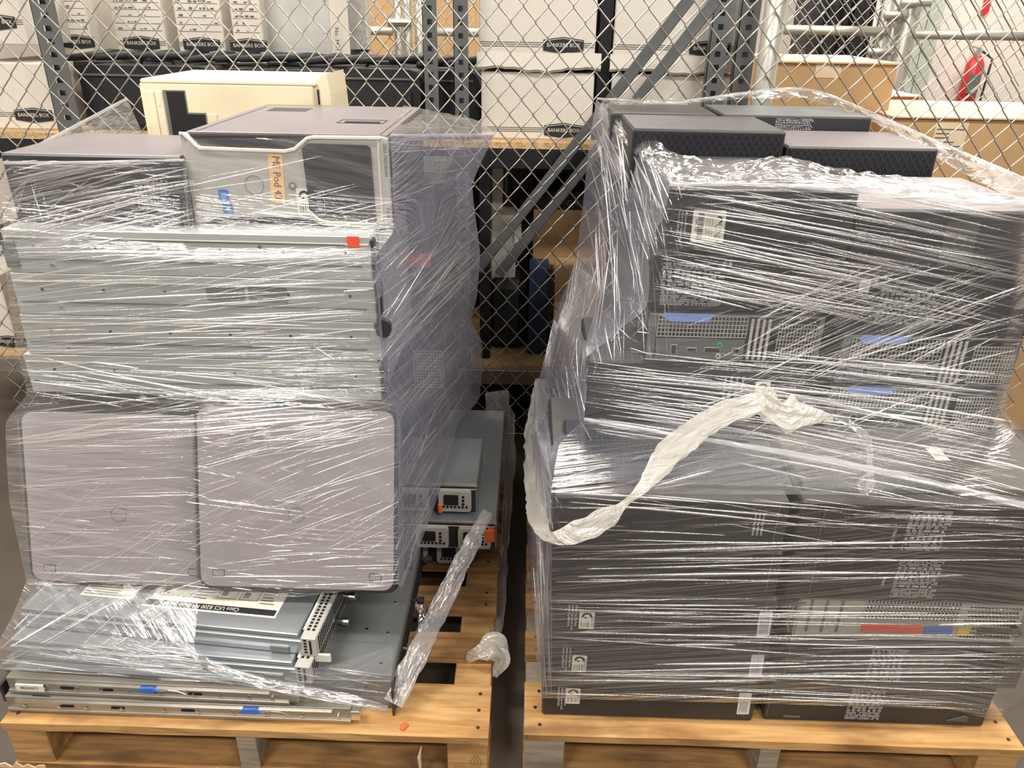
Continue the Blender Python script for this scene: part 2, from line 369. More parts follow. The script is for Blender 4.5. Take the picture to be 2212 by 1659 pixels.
# ---------------------------------------------------------------- computers
def tower(name, label, x0, x1, z0, h, d, dep, mat='black', group=None, rz=0., top=None, seam=True, cat='computer', ch=.004):
    w = x1-x0
    t = thing(name, label, cat, ((x0+x1)/2, d, z0+.0004), rz, group)
    MB().box(-w/2, 0, .0, w/2, dep, h-.0012, ch).obj('casing', M[mat], t)
    if top: MB().box(-w/2+.004, .004, h-.002, w/2-.004, dep-.004, h-.0004, .0006).obj('side_cover', M[top], t)
    return t
def feet(t, xs, h):
    for x in xs: MB().prism([(x-.022, .018), (x+.02, .018), (x+.02, .030), (x+.012, .034)], -.0035, .001).obj('foot_pad', M['blacktop'], t)
def seam_line(t, x, h, y=-.0008):
    MB().box(x-.0006, y, h*.12, x+.0006, 0.001, h*.96).obj('panel_seam', M['upright'], t)
def rear_panel(t, w, h, seed=0, latch=True):
    rs = random.Random(seed)
    MB().box(-w/2+.004, -.0035, .004, w/2-.004, .001, h-.006, .001).obj('rear_plate', M['steeld'], t)
    pl = MB().box(-w/2+.02, -.0045, .008, w/2-.015, -.003, h-.010).obj('vent_backing', M['dark'], t)
    gz0, gz1 = h*.52, h*.92
    MB().grid(-w/2+.022, -w/2+w*.56, gz0, gz1, 24, 5, .0014, -.0062).obj('vent_grille', M['silver'], t)
    MB().box(-w/2+.022, -.0060, .010, -w/2+w*.56, -.0040, gz0-.004).obj('port_plate', M['upright'], t)
    for k in range(4):
        x = -w/2+w*(.58+.032*k); MB().box(x, -.0065, .010, x+w*.016, -.003, h-.012, .0006).obj('slot_cover', M['silver'], t)
    MB().grid(-w/2+w*.74, w/2-.018, .012, h*.80, 12, 9, .0013, -.0062).obj('power_supply_grille', M['silver'], t)
    for (x, z) in ((-w/2+.012, h*.15), (w/2-.010, h*.5), (w/2-.012, .012), (-w/2+.010, h*.62)):
        MB().prism(disc(x, z, .003, 8), -.006, -.003).obj('screw', M['chrome'], t)
    pz = h*.27
    for i, (fx, m_, r) in enumerate(((.42, 'green', .0055), (.42, 'silver', .0055))):
        g = MB(); ring(g, -w/2+w*fx, pz+(h*.10 if i == 0 else -h*.12), r*.55, r, -.0085, -.006, 12)
        g.obj('audio_port', M[m_], t)
    for fx, ww, hh in ((.15, .010, .018), (.24, .018, .006), (.34, .03, .009), (.50, .012, .009)):
        b = MB().box(-w/2+w*fx-.001, -.0078, pz-hh/2-.001, -w/2+w*fx+ww+.001, -.006, pz+hh/2+.001).obj('port', M['silver'], t)
        MB().box(-w/2+w*fx, -.0084, pz-hh/2, -w/2+w*fx+ww, -.0077, pz+hh/2).obj('port_socket', M['dark'], b)
    if latch: MB().prism([(-w/2+w*.09, h*.90), (-w/2+w*.12, h*.82), (-w/2+w*.34, h*.82), (-w/2+w*.37, h*.97), (-w/2+w*.10, h*.97)], -.009, -.005).obj('blue_latch', M['lblue'], t)
def hexfront(t, w, h, badge=True):
    MB().box(-w/2+.006, -.004, .004, w/2-.006, .001, h-.006, .001).obj('front_recess', M['dark'], t)
    p = MB(); n = 40; st = (w-.014)/n
    rows = max(3, int(h/.0125)); rh = (h-.012)/rows
    for j in range(rows):
        for i in range(n):
            x = -w/2+.007+i*st; z = .006+j*rh; a, b = (x, x+st) if (i+j) % 2 else (x+st, x)
            p.add([(a-.0009, -.0062, z), (a+.0009, -.0062, z), (b+.0009, -.0062, z+rh), (b-.0009, -.0062, z+rh)], [(0, 1, 2, 3)])
    o = p.obj('honeycomb_bezel', M['mesh'], t, fix=False)
    if badge:
        b = MB().box(-.030, -.009, .002, .014, -.004, .052).obj('logo_plate', M['blacktop'], t)
        g = MB(); ring(g, -.008, .026, .0115, .0135, -.0098, -.0088, 20); g.box(-.0095, -.0098, .0225, -.0065, -.0088, .0295); g.obj('ring_logo', M['upright'], b)
        MB().box(.018, -.008, .006, w/2-.02, -.004, .040, .001).obj('drive_door', M['black'], t)

# right pallet: lower block of five layers, two computers each
lab = ['bottom', 'second from bottom', 'third from bottom', 'fourth from bottom', 'topmost']
RG = 'black desktop computers in the lower half of the right stack'
RT = .115
lx = [(.056, .506), (.060, .510), (.066, .505), (.058, .495), (.058, .488)]
rx = [(.532, 1.0), (.548, 1.035), (.555, 1.0), (.515, 1.04), (.508, 1.045)]
for k in range(5):
    z0 = .14+k*RT; dd = 1.185-.004*k
    t = tower('desktop_computer', f'black desktop computer, {lab[k]} in left column of right stack', lx[k][0], lx[k][1], z0, RT, dd, .40, group=RG, top='blacktop')
    w = lx[k][1]-lx[k][0]
    seam_line(t, w/2-.02, RT)
    if k < 3:
        sticker(t, -w/2+(.049, .053, .055)[k], (.038, .02, .025)[k], .030, .044)
        s = sticker(t, w/2-(.036, .032, .030)[k], (.022, .018, .02)[k], .026, .062, kind=1, name='white_serial_label', mat=M['paperw']); s.rotation_euler = (0, -.04, 0)
        for q in range(3): text('serial_print', 'Service Tag '+('8EF6GHZ', 'Express Code', 'Mfg Date')[q], .0062, t, (-w/2+.034+.0072*q, -.0008, .085), M['print'], ang=-pi/2)
    if k == 4:
        for q in range(3): text('serial_print', 'Service Tag 180B601', .006, t, (w/2-.06+.0075*q, -.0008, .09), M['print'], ang=-pi/2)
    w = rx[k][1]-rx[k][0]
    if k == 2:
        t = tower('desktop_computer', 'silver computer back with red and blue ports, low in right column', rx[k][0], rx[k][1], z0, RT, dd+.02, .38, mat='silver', group=RG, top='blacktop')
        MB().box(-w/2+.004, -.002, .004, w/2-.004, .001, RT-.004).obj('rear_plate', M['silver'], t)
        MB().box(-w/2+.13, -.003, .055, w/2-.13, -.001, RT-.008).obj('vent_backing', M['dark'], t)
        MB().grid(-w/2+.13, w/2-.13, .055, RT-.008, 26, 4, .003, -.0045).obj('vent_grille', M['silver'], t)
        for q, (a, b, m_) in enumerate(((-.09, .03, 'red'), (.035, .09, 'blue'), (.10, .125, 'yellow'), (.14, .2, 'dark'))): MB().box(a, -.006, .022, b, -.001, .042, .001).obj('port_block', M[m_], t)
        for q in range(3): MB().box(-w/2+.022+.03*q, -.0045, .02, -w/2+.026+.03*q, -.001, .10).obj('slot_cover', M['steeld'], t)
        hx = MB()
        for i in range(15):
            for j in range(8): hx.prism(disc(w/2-.112+.0068*i+(.0034 if j % 2 else 0), .018+.0105*j, .0024, 6), -.0042, -.0018)
        hx.obj('power_supply_vent', M['dark'], t)
        MB().tube([(-w/2-.012, -.008, .02), (-w/2-.022, -.01, .05), (-w/2-.014, -.008, .09), (-w/2+.01, -.006, .095)], .0025, 6).obj('wire_loop', M['chrome'], t)
        MB().prism(disc(w/2-.012, .04, .010, 12), -.016, .001).obj('thumb_screw', M['black'], t)
    else:
        t = tower('desktop_computer', f'black desktop computer, {lab[k]} in right column of right stack', rx[k][0], rx[k][1], z0, RT*.98 if k == 1 else RT, dd+.005, .40, group=RG, top='blacktop')
        regprint(t, -w/2+(.17 if k < 3 else .20), .012, .075 if k != 3 else .085, .09, 0, seed=k+3)
        seam_line(t, -w/2+(.004 if k < 2 else .045), RT*.9)
        if k < 2: feet(t, (w/2-.06,), RT); MB().box(-w/2+.04, -.0014, .012, -w/2+.075, .001, .017).obj('slot', M['upright'], t)
        if k >= 3:
            p = MB(); p.prism(rrect(-w/2+.075, .02, -w/2+.105, .034, .006), -.0012, .0); p.obj('oval_recess', M['dark'], t)
            text('capacity_print', '735d / 15 / 61' if k == 4 else 'T5810', .008, t, (-w/2+.18, -.0008, .06), M['print'], ang=-pi/2)
# a vent panel lying on top of the lower block, with a label
t = tower('desktop_computer', 'flat black computer with dotted vents lying under the white film rope', .085, .50, .14+5*RT, .014, 1.205, .235, top='mesh', group=RG)
hx = MB()
for i in range(44):
    for j in range(12): hx.box(-.19+.0086*i, .06+.0115*j, .0135, -.186+.0086*i, .066+.0115*j, .0145)
hx.obj('dotted_vent', M['black'], t)
t = tower('desktop_computer', 'flat black computer with a cream label, below the white film knot', .515, 1.0, .14+5*RT, .014, 1.205, .235, top='blacktop', group=RG)
s = MB().box(-.012, -.02, 0, .016, .025, .0006).obj('asset_label', M['paper'], t, loc=(.06, .12, .0145)); text('label_print', '|||| III', .012, s, (-.008, 0, .0007), M['ink'], flat=True)

# right pallet: upper block
UG = 'black desktop computers in the upper half of the right stack'
ZB = .14+5*RT
def bx(name, label, x0, x1, z0, z1, d, dep, **k): return tower(name, label, x0, x1, z0, z1-z0-.0005, d, dep, **k)
z7, z8, z9, z10, zt = ZB, .862, .972, 1.09, 1.216
t = bx('desktop_computer', 'wide black computer directly behind the knot of the white film rope', .131, .58, z7, z8, 1.45, .25, group=UG, top='blacktop')
sticker(t, .125, .055, .030, .052); 
for q in range(4): text('serial_print', 'Service Tag 06G3D', .009, t, (.062+.012*q, -.0008, .118), M['print'], ang=-pi/2)
MB().box(-.2270, -.004, .05, -.2235, .02, .085).obj('side_bracket', M['steeld'], t); 
t = bx('desktop_computer', 'computer back panel with green port and blue latch, left column of right stack', .243, .60, z8, z9, 1.452, .38, mat='black', group=UG, top='blacktop'); rear_panel(t, .357, z9-z8, 1)
t = bx('desktop_computer', 'black computer printed with white regulatory symbols below the square university label', .243, .615, z9, z10, 1.45, .36, group=UG, top='blacktop')
regprint(t, -.165, .012, .125, .088, 0, seed=11); text('mark_print', 'CE', .015, t, (-.05, -.0008, .1), M['print']); text('mark_print', 'FC', .013, t, (-.105, -.0008, .055), M['print']); text('mark_print', 'DELL', .006, t, (-.165, -.0008, .106), M['print'])
t = bx('desktop_computer', 'black computer with a large square university bar code label on its face, right stack', .262, .612, z10, zt, 1.45, .36, group=UG, top='blacktop')
s = MB().prism(rrect(0, 0, .062, .062, .004), -.0006, 0).obj('university_label', M['paper'], t, loc=(-.127, -.0008, .022))
g = MB(); q = .006
while q < .056: d_ = random.choice((.0006, .001, .0016)); g.box(.010, -.0010, q, .021, -.0005, q+d_); q += d_+random.choice((.0008, .0014, .002))
g.obj('bar_code', M['ink'], s); text('number_print', 'N00091966', .005, s, (.0075, -.0006, .045), M['ink'], ang=-pi/2); text('lettering', 'UNM', .018, s, (.049, -.0006, .037), M['inkg'], ang=-pi/2)
for q in range(3): text('small_print', 'Property of the University', .0036, s, (.028+.005*q, -.0006, .054), M['inkg'], ang=-pi/2)
g = MB(); ring(g, .049, .044, .0042, .0075, -.0010, -.0005, 12, radians(-80), radians(120)); g.obj('arch_emblem', M['ink'], s)
for q in range(3): text('serial_print', ('Service Tag 8EF6GHZ', 'Express Code 13036861302', 'Mfg. Date 2017/06/11')[q], .0052, t, (-.153+.0065*q, -.0008, .082), M['print'], ang=-pi/2)
zr = [ZB, .820, .935, 1.062, 1.184]
t = bx('desktop_computer', 'lower of two stacked computer back panels, right column of right stack', .634, .995, zr[0], zr[1], 1.452, .38, group=UG, top='blacktop'); rear_panel(t, .361, zr[1]-zr[0], 2)
t = bx('desktop_computer', 'upper of the two stacked back panels in the right column, with a white bar code strip', .636, 1.0, zr[1], zr[2], 1.452, .38, group=UG, top='blacktop'); rear_panel(t, .364, zr[2]-zr[1], 3)
s = MB().prism(rrect(-.09, .044, 0, .052, .004), -.0095, -.0085).obj('bar_code_strip', M['paper'], t); text('strip_print', 'IIIIIIIIIIIIIII', .006, s, (-.085, -.0096, .048), M['ink'])
t = bx('desktop_computer', 'black computer with white regulatory print, right column above the back panels', .622, 1.005, zr[2], zr[3], 1.45, .36, group=UG, top='blacktop'); regprint(t, -.12, .02, .12, .08, 0, seed=13)
s = MB().box(-.165, -.0012, .085, -.145, 0, .11).obj('white_sticker', M['paperw'], t)
t = bx('desktop_computer', 'dark computer with a round logo, top front of the right column', .618, .975, zr[3], zr[4], 1.45, .34, group=UG, top='greyp')
g = MB(); ring(g, .02, .06, .010, .012, -.002, 0, 18); g.obj('ring_logo', M['upright'], t); MB().box(-.01, -.0015, .01, .05, .001, .10).obj('logo_plate', M['blacktop'], t)
# rear columns with the small honeycomb fronts on top
def rear(x0, x1, zs, d, dep, cnt, where):
    for i in range(len(zs)-1):
        bx('desktop_computer', f'black computer level {("one","two","three","four","five","six","seven","eight")[i]} of rear {where} column', x0, x1, zs[i], zs[i+1], d, dep, group='black computers in the rear columns')
rear(.262, .57, [.14+.1418*i for i in range(9)][:8], 1.86, .25, 8, 'left')
rear(.585, .93, [.14+.1375*i for i in range(9)][:8], 1.86, .25, 8, 'right')
# front recess support for the upper block
t = bx('desktop_computer', 'matte black computer front with honeycomb mesh and round logo, top left of the right stack', .232, .576, 1.1325, 1.272, 1.82, .275, group=UG, top='blacktop')
t.location.z = 1.272-.1390; hexfront(t, .344, .139)
t.children[0].location.z = 0
t = bx('desktop_computer', 'second honeycomb mesh computer front, top right of the right stack, a little lower', .583, .925, 1.103, 1.241, 1.82, .275, group=UG, top='top35'); hexfront(t, .342, .138, False)
MB().box(-.06, -.009, .025, -.02, -.004, .035).obj('logo_plate', M['upright'], t)
t = bx('desktop_computer', 'black computer at the back of the right stack with white print on its face', .500, .884, 1.115, 1.274, 2.115, .25, group=UG, top='steeld'); regprint(t, -.075+.02, .10, .10, .052, 0, seed=17)
t = bx('desktop_computer', 'dark computer at the back left corner on top of the right stack', .21, .488, 1.115, 1.272, 2.115, .25, group=UG, top='blacktop')
for (x0, x1) in ((.275, .488), (.50, .884)):
    for i in range(6):
        bx('desktop_computer', f'black computer, level {("one","two","three","four","five","six")[i]} of {"left" if x0<.3 else "right"} column against the fence', x0, x1, .14+.1625*i, .14+.1625*(i+1), 2.118, .24, group='black computers against the fence')

# ---------------------------------------------------------------- left pallet
def screws(t, pts, y=-.002, r=.003, m='chrome'):
    for x, z in pts: MB().prism(disc(x, z, r, 8), y, .001).obj('screw', M[m], t)
def server(label, x0, x1, z0, h, d, dep, mat='steel', group=None, rz=0., ear=True):
    w = x1-x0; t = thing('rack_server', label, 'server', ((x0+x1)/2, d, z0+.0004), rz, group)
    MB().box(-w/2, 0, 0, w/2, dep, h-.003, .0015).obj('chassis', M[mat], t)
    MB().box(-w/2+.002, -.0016, h-.016, w/2-.002, dep-.002, h-.0008, .0008).obj('lid', M[mat], t)
    MB().box(-w/2+.01, -.0012, h*.30, w/2-.02, 0.0005, h*.34).obj('side_rail_groove', M['steeld'], t)
    MB().box(-w/2+.004, -.0024, h-.0175, w/2-.004, -.0004, h-.0145).obj('lid_edge', M['cream'], t)
    hol = MB()
    for i in range(6): hol.prism(disc(-w/2+w*(.08+.17*i), h*.62, .0032, 8), -.0010, .0008)
    hol.obj('rivet_hole', M['dark'], t)
    screws(t, [(-w/2+w*.12, h*.2), (w*.2, h*.72)], -.003, .004)
    if ear:
        MB().box(w/2, -.004, .006, w/2+.006, .05, h-.006, .001).obj('rack_ear', M['black'], t)
    return t
SG = 'grey steel rack servers in the left stack'
sx = [(-1.05, -.300), (-1.035, -.305), (-1.03, -.300), (-1.025, -.303)]
nm = ['lowest of the four grey steel rack servers above the violet grey panels', 'second from bottom of the four grey steel rack servers in the left stack', 'grey steel rack server with printed rating labels and black handles, third from bottom', 'topmost grey steel rack server with a red tab, under the silver tower']
for k in range(4):
    z0 = .755+.0885*k; w = sx[k][1]-sx[k][0]
    t = server(nm[k], sx[k][0], sx[k][1], z0, .0885, 1.45, .445, group=SG)
    if k == 3:
        MB().box(w/2-.045, -.003, .068, w/2-.022, .001, .088).obj('red_tab', M['red'], t)
        MB().box(-w/2+.01, -.0025, .070, w/2-.05, .0, .0725).obj('lid_lip', M['chrome'], t)
        v = MB()
        for i in range(14): v.box(w/2-.09+.005*i, -.0014, .081, w/2-.087+.005*i, 0, .084)
        v.obj('vent_slot', M['dark'], t)
        MB().box(-w/2-.004, -.003, .01, -w/2+.022, .001, .065, .001).obj('left_bracket', M['steeld'], t)
    if k == 2:
        for a in (.085, .17):
            s = MB().box(0, -.0012, 0, .078, 0, .034).obj('rating_label', M['steeld'], t, loc=(a-.06, 0, .038)); q = MB()
            for r in range(7): q.box(.003, -.0016, .003+.0042*r, random.uniform(.04, .075), -.001, .0048+.0042*r)
            q.obj('label_print', M['inkg'], s)
        MB().prism(rrect(w/2-.002, -.028, w/2+.028, .010, .014), -.012, .002).obj('release_handle', M['black'], t)
        MB().box(w/2, -.01, .018, w/2+.012, .02, .06, .003).obj('front_latch', M['black'], t)
    if k == 1: MB().box(w/2-.01, -.006, .01, w/2+.012, .03, .075, .001).obj('side_plate', M['steel'], t)
# supports behind the violet grey panels
for k in range(3):
    tower('desktop_computer', f'dark computer hidden behind the violet grey panels, {("bottom","middle","top")[k]}', -1.0, -.33, .2405+.1713*k, .171, 1.475, .16, group='dark computers behind the grey panels')
# two cases with violet grey rounded covers
def panel(label, x0, x1, z0, z1, d, dep, rx=0.):
    w, h = x1-x0, z1-z0; t = thing('computer_tower', label, 'computer', ((x0+x1)/2, d, z0), (rx, 0, 0), 'computer towers with violet grey covers')
    MB().prism(rrect(-w/2, 0, w/2, h, .028), .012, dep).obj('casing', M['black'], t)
    MB().prism(rrect(-w/2+.004, .004, w/2-.004, h-.004, .026), .004, .0125).obj('frame_edge', M['black'], t)
    MB().prism(rrect(-w/2+.011, .010, w/2-.011, h-.011, .024), .000, .006).obj('side_panel', M['greyp'], t)
    for s in (-1, 1):
        f = MB().prism(rrect(s*(w/2-.05)-.013, .032, s*(w/2-.05)+.013, .048, .003), -.0014, .001).obj('foot_recess', M['black'], t)
        MB().prism(rrect(s*(w/2-.05)-.0115, .0335, s*(w/2-.05)+.0115, .0465, .002), -.0018, .0).obj('foot_pad', M['greyp'], f)
    g = MB(); ring(g, .0, h*.42, .016, .0175, -.0012, .001, 18); g.obj('round_emblem', M['top35'], t)
    n = int(h/.006); rb = MB()
    for i in range(4, n-4):
        for s in (-1, 1): rb.box(s*(w/2-.001)-.002, .002, i*.006, s*(w/2-.001)+.002, .010, i*.006+.0025)
    rb.obj('edge_rib', M['upright'], t)['kind'] = 'stuff'
    return t
panel('violet grey rounded computer panel at the far left, half behind its twin', -1.085, -.665, .345, .745, 1.315, .040, radians(-17))
panel('violet grey rounded computer panel in front, right one of the pair above the blades', -.695, -.258, .372, .782, 1.283, .045, radians(-19))
# big steel server on the deck
t = server('large dark steel server with thumb screws lying on the left pallet under the blades', -1.095, -.262, .14, .099, 1.190, .48, mat='steeld', ear=False)
w = .833
MB().box(-w/2+.0, -.003, .085, w/2, .0, .099).obj('front_flange', M['blade'], t)
scr = MB()
for i in range(9):
    for j in range(2): scr.prism(disc(0, 0, .002, 6), 0, .001)
for (x, y) in ((w/2-.03, .03), (w/2-.03, .12), (w/2-.08, .13), (w/2-.03, .22), (w/2-.035, .31), (w/2-.10, .30), (w/2-.03, .40), (w/2-.06, .36)):
    MB().tube([(x, y, .098), (x, y, .1002)], .004, 8).obj('screw', M['chrome'], t)
MB().box(w/2-.14, .09, .0984, w/2-.03, .29, .0994).obj('raised_cover', M['steeld'], t)
s = MB().box(w/2-.11, .305, .0986, w/2-.06, .34, .0996).obj('bar_code_label', M['blade'], t); q = MB()
for i in range(12): q.box(w/2-.107+.0038*i, .308, .0996, w/2-.105+.0038*i, .337, .1)
q.obj('bar_code', M['ink'], s)
s = MB().box(w/2-.028, .34, .0986, w/2-.010, .41, .0999).obj('black_sticker', M['ink'], t); text('sticker_print', 'Customer ID', .008, s, (w/2-.016, .35, .1), M['print'], ang=pi/2, flat=True)
MB().box(w/2-.002, -.02, -.012+.012, w/2+.003, .02, .075, .001).obj('front_ear', M['black'], t)
for y in (.0, .12, .28, .44): 
    MB().tube([(w/2, y+.005, .05), (w/2+.012, y+.005, .05), (w/2+.013, y+.005, .05), (w/2+.028, y+.005, .05)], [.004, .004, .009, .009], 10).obj('thumb_screw', M['black'] if y > .2 else M['chrome'], t)
sv = MB()
for i in range(18): sv.box(w/2-.0005, .03+.025*i, .01, w/2+.0015, .045+.025*i, .07)
sv.obj('side_vent', M['dark'], t)
# blade servers
def blade(label, z0, x, y, rz, top):
    t = thing('blade_server', label, 'server', (x, y, z0), rz, 'blade servers'); w, dp, h = .655, .29, .048
    MB().box(0, 0, 0, w-.03, dp, h-.012, .002).obj('tray', M['blade'], t)
    MB().box(.0, .006, h-.011, w-.04, dp-.002, h, .002).obj('lid', M['blade'], t)
    MB().box(.0, -.002, h*.30, w-.06, .0, h*.42).obj('side_rail', M['chrome'], t)
    fr = MB().box(w-.032, -.003, 0, w, dp+.004, h, .0015).obj('front_panel', M['silver'], t)
    q = MB()
    for i in range(30): q.box(w-.0002, .012+i*.0095, .006, w+.0008, .017+i*.0095, h-.006)
    for i in range(26):
        for j in range(2): q.box(w-.026+.011*j, .02+i*.0098, h-.0002, w-.020+.011*j, .026+i*.0098, h+.0008)
    q.obj('panel_vent', M['dark'], fr)
    MB().box(w-.034, .02, h, w-.029, dp-.03, h+.0016).obj('white_strip', M['paper'], t)
    q = MB()
    for j in range(5): q.box(w-.026+.006*0, -.0040, .008+.008*j, w-.020, -.0028, .012+.008*j)
    q.box(w-.014, -.0042, .006, w-.010, -.0028, h-.006); q.obj('front_slot', M['dark'], fr)
    MB().tube([(w, dp*.55, h*.5), (w+.02, dp*.55, h*.5), (w+.021, dp*.55, h*.5), (w+.034, dp*.55, h*.5)], [.006, .006, .009, .009], 12).obj('thumb_screw', M['chrome'], t)
    MB().box(w-.10, -.004, .004, w-.06, -.0, .018).obj('latch', M['steeld'], t)
    if top:
        # instruction labels on the lid
        s = MB().box(0, 0, 0, .30, .11, .0006).obj('instruction_label', M['paper'], t, loc=(.250, .045, h)); s.scale = (1, 1.25, 1); 
        MB().box(.004, .004, .0006, .296, .018, .0009).obj('black_band', M['ink'], s)
        text('title_print', 'Cisco UCS B200 M4 Blade Server', .0125, s, (.215, .011, .0011), M['paper'], ang=pi, flat=True)
        q = MB()
        for (a, b, c, d_) in ((.02, .03, .09, .075), (.15, .035, .19, .08), (.2, .035, .24, .08)):
            for e in ((a, b, c, b+.0012), (a, d_, c, d_+.0012), (a, b, a+.0012, d_), (c, b, c+.0012, d_)): q.box(e[0], e[1], .0006, e[2], e[3], .0009)
            q.box(a+.006, b+.006, .0006, a+.02, b+.02, .0009)
        for i in range(9): q.box(.10, .03+.0075*i, .0006, random.uniform(.12, .145), .0325+.0075*i, .0009)
        for i in range(6): q.box(.25, .03+.0075*i, .0006, random.uniform(.27, .292), .0325+.0075*i, .0009)
        q.obj('diagram_print', M['inkg'], s)
        s = MB().box(0, 0, 0, .12, .10, .0006).obj('text_label', M['paper'], t, loc=(.10, .06, h)); q = MB()
        for i in range(12): q.box(.006, .006+.0076*i, .0006, random.uniform(.08, .114), .009+.0076*i, .0009)
        q.obj('label_print', M['inkg'], s)
        MB().box(.225, .05, h, .258, .17, h+.0006).obj('dark_label', M['steeld'], t)
    return t
pb = Zp(18, 1352, .292)
blade('lower steel blade server on the left pallet, sticking out below its twin', .2400, -1.078, 1.203, radians(-3.8), False)
blade('upper steel blade server with paper instruction labels on its lid', .2885, -1.068, 1.245, radians(-5.0), True)
b = MB().box(0, 0, 0, .035, .006, .022, .002).obj('hang_tag', M['paper'], loc=(-.425, 1.19, .268)); tag(b, 'small white tag hanging off the corner of the lower blade server', 'tag')
t = thing('steel_cover', 'bluish steel cover plate lying between the blades and the large server', 'cover plate', (-1.06, 1.180, .2395), radians(-2.5))
MB().box(.0, .0, 0, .62, .05, .0006).obj('plate', M['blade'], t)
# slide rails in front
def rail(label, x0, y0, z0, L, rz, blues, seed):
    rs = random.Random(seed); t = thing('slide_rail', label, 'rail', (x0, y0, z0), rz, 'server slide rails')
    MB().box(0, .0, 0, L, .012, .042, .001).obj('outer_channel', M['rail'], t)
    MB().box(.02, -.004, .030, L-.04, .002, .0335).obj('upper_lip', M['chrome'], t)
    MB().box(.0, -.004, .004, L, .002, .012, .001).obj('lower_lip', M['rail'], t)
    MB().box(.0, .0, .0405, L, .032, .0425, .0005).obj('top_flange', M['rail'], t)
    for i in range(10): MB().prism(disc(.03+i*(L-.06)/9+rs.uniform(-.01, .01), .021, .0032, 8), -.0045, .001).obj('rivet', M['chrome'], t)
    for i in range(4):
        x = .1+i*(L-.2)/4+rs.uniform(-.02, .04); MB().prism(rrect(x, .017, x+.03, .024, .0034), -.0008, .001).obj('slot', M['dark'], t)
    for x in blues:
        b = MB().prism([(x, .026), (x+.008, .036), (x+.035, .038), (x+.048, .030), (x+.035, .026)], -.008, -.002).obj('blue_lever', M['blue'], t)
        MB().tube([(x+.05, -.006, .030), (x+.07, -.008, .036), (x+.09, -.008, .034), (x+.105, -.006, .024)], .0022, 6).obj('spring_wire', M['rail'], b)
    MB().box(L, -.002, .01, L+.02, .02, .036, .001).obj('end_clip', M['chrome'], t)
    return t
rail('zinc slide rail lying along the front edge of the left pallet', -1.082, 1.152, .1405, .735, radians(-.3), (.50,), 2)
t = rail('second zinc slide rail with a blue lever, lying behind and above the front one', -1.075, 1.163, .183, .60, radians(-1.0), (.28,), 4)
MB().prism(rrect(.02, .012, .08, .030, .001), -.006, -.004).obj('paper_tag', M['paper'], t); text('tag_print', 'F8X0GT1', .010, t, (.03, -.0062, .021), M['ink'])
b = MB().prism([(.05, .0), (.09, .0), (.075, -.014), (.06, -.014)], -.007, -.005).obj('blue_clip', M['blue'], t)
t = thing('rail_bracket', 'black rail end bracket hanging over the front left corner of the left pallet', 'bracket', Zp(25, 1500, .142)); MB().box(-.004, -.02, 0, .004, .02, .05, .001).obj('plate', M['black'], t); MB().tube([(-.035, 0, .02), (.0, 0, .02)], .007, 8).obj('thumb_screw', M['black'], t)
# upper left: black mini tower, silver workstation, beige desktop
t = tower('computer_tower', 'black mini tower lying on the servers at the far left of the left stack', -1.02, -.668, 1.109, .135, 1.50, .275, top='top35')
t.children[1]['label'] = 'mauve grey steel side cover'; regprint(t, .075, .03, .07, .06, 0, seed=21)
t = thing('workstation_tower', 'silver faced workstation lying on its side with an orange tape label on the front', 'computer', (-.472, 1.53, 1.1095), radians(.0))
W, Hh = .398, .176
MB().box(-W/2, .012, 0, W/2, .50, Hh-.002, .004).obj('casing', M['black'], t)
tp = MB().box(-W/2+.004, .010, Hh-.006, W/2-.004, .498, Hh, .001).obj('side_panel', M['top35'], t)
tp['label'] = 'mauve grey steel side panel with latch'
lt = MB(); 
for e in ((.06, .17, .16, .172), (.06, .225, .16, .227), (.06, .17, .062, .227), (.158, .17, .16, .227)): lt.box(e[0], e[1], Hh, e[2], e[3], Hh+.0008)
lt.obj('latch_outline', M['black'], tp); MB().box(.075, .178, Hh, .150, .198, Hh+.001).obj('latch_slot', M['dark'], tp)
v = MB()
for i in range(16): v.box(-.15+.006*i, .36, Hh, -.147+.006*i, .43, Hh+.0006)
v.obj('top_vent', M['black'], tp); MB().box(-W/2+.022, .012, Hh, -W/2+.024, .446, Hh+.0006).obj('panel_seam', M['black'], tp); MB().box(W/2-.018, .012, Hh, W/2-.016, .446, Hh+.0006).obj('panel_seam', M['black'], tp)
n_ = lambda u, v_: (-W/2+W*u, Hh*v_)
MB().box(-W/2+.004, .002, .006, W/2-.01, .014, Hh-.006).obj('front_recess', M['black'], t)
v = MB()
for i in range(34): v.box(-W/2+.026+.0056*i, .0008, Hh*.86, -W/2+.0295+.0056*i, .003, Hh*.93)
v.obj('intake_vent', M['dark'], t)
face = [n_(*p) for p in ((0, .995), (.018, .995), (.084, .84), (.50, .825), (.55, .85), (.615, .965), (.65, .985), (.97, .99), (1, .97), (1, .01), (.97, -.0), (.69, -.0), (.655, .015), (.59, .085), (.53, .10), (.14, .085), (.06, .02), (.0, .0))]
bz = MB().prism(face, -.012, .004).obj('front_bezel', M['silver'], t)
ed = MB(); pts = [n_(*p) for p in ((.0, .99), (.018, .99), (.084, .84), (.50, .825), (.55, .85), (.615, .965), (.65, .98), (.97, .985))]
ed.tube([(x, -.013, z) for x, z in pts], .0038, 6); ed.obj('cream_trim', M['cream'], bz)
ed = MB(); pts = [n_(*p) for p in ((.585, .19), (.64, .075), (.70, .055), (.925, .045))]
ed.tube([(x, -.0135, z) for x, z in pts], .0026, 6); ed.tube([(W*.455, -.0125, .01), (W*.455, -.0125, Hh*.96)], .0018, 6); ed.obj('cream_trim', M['cream'], bz)
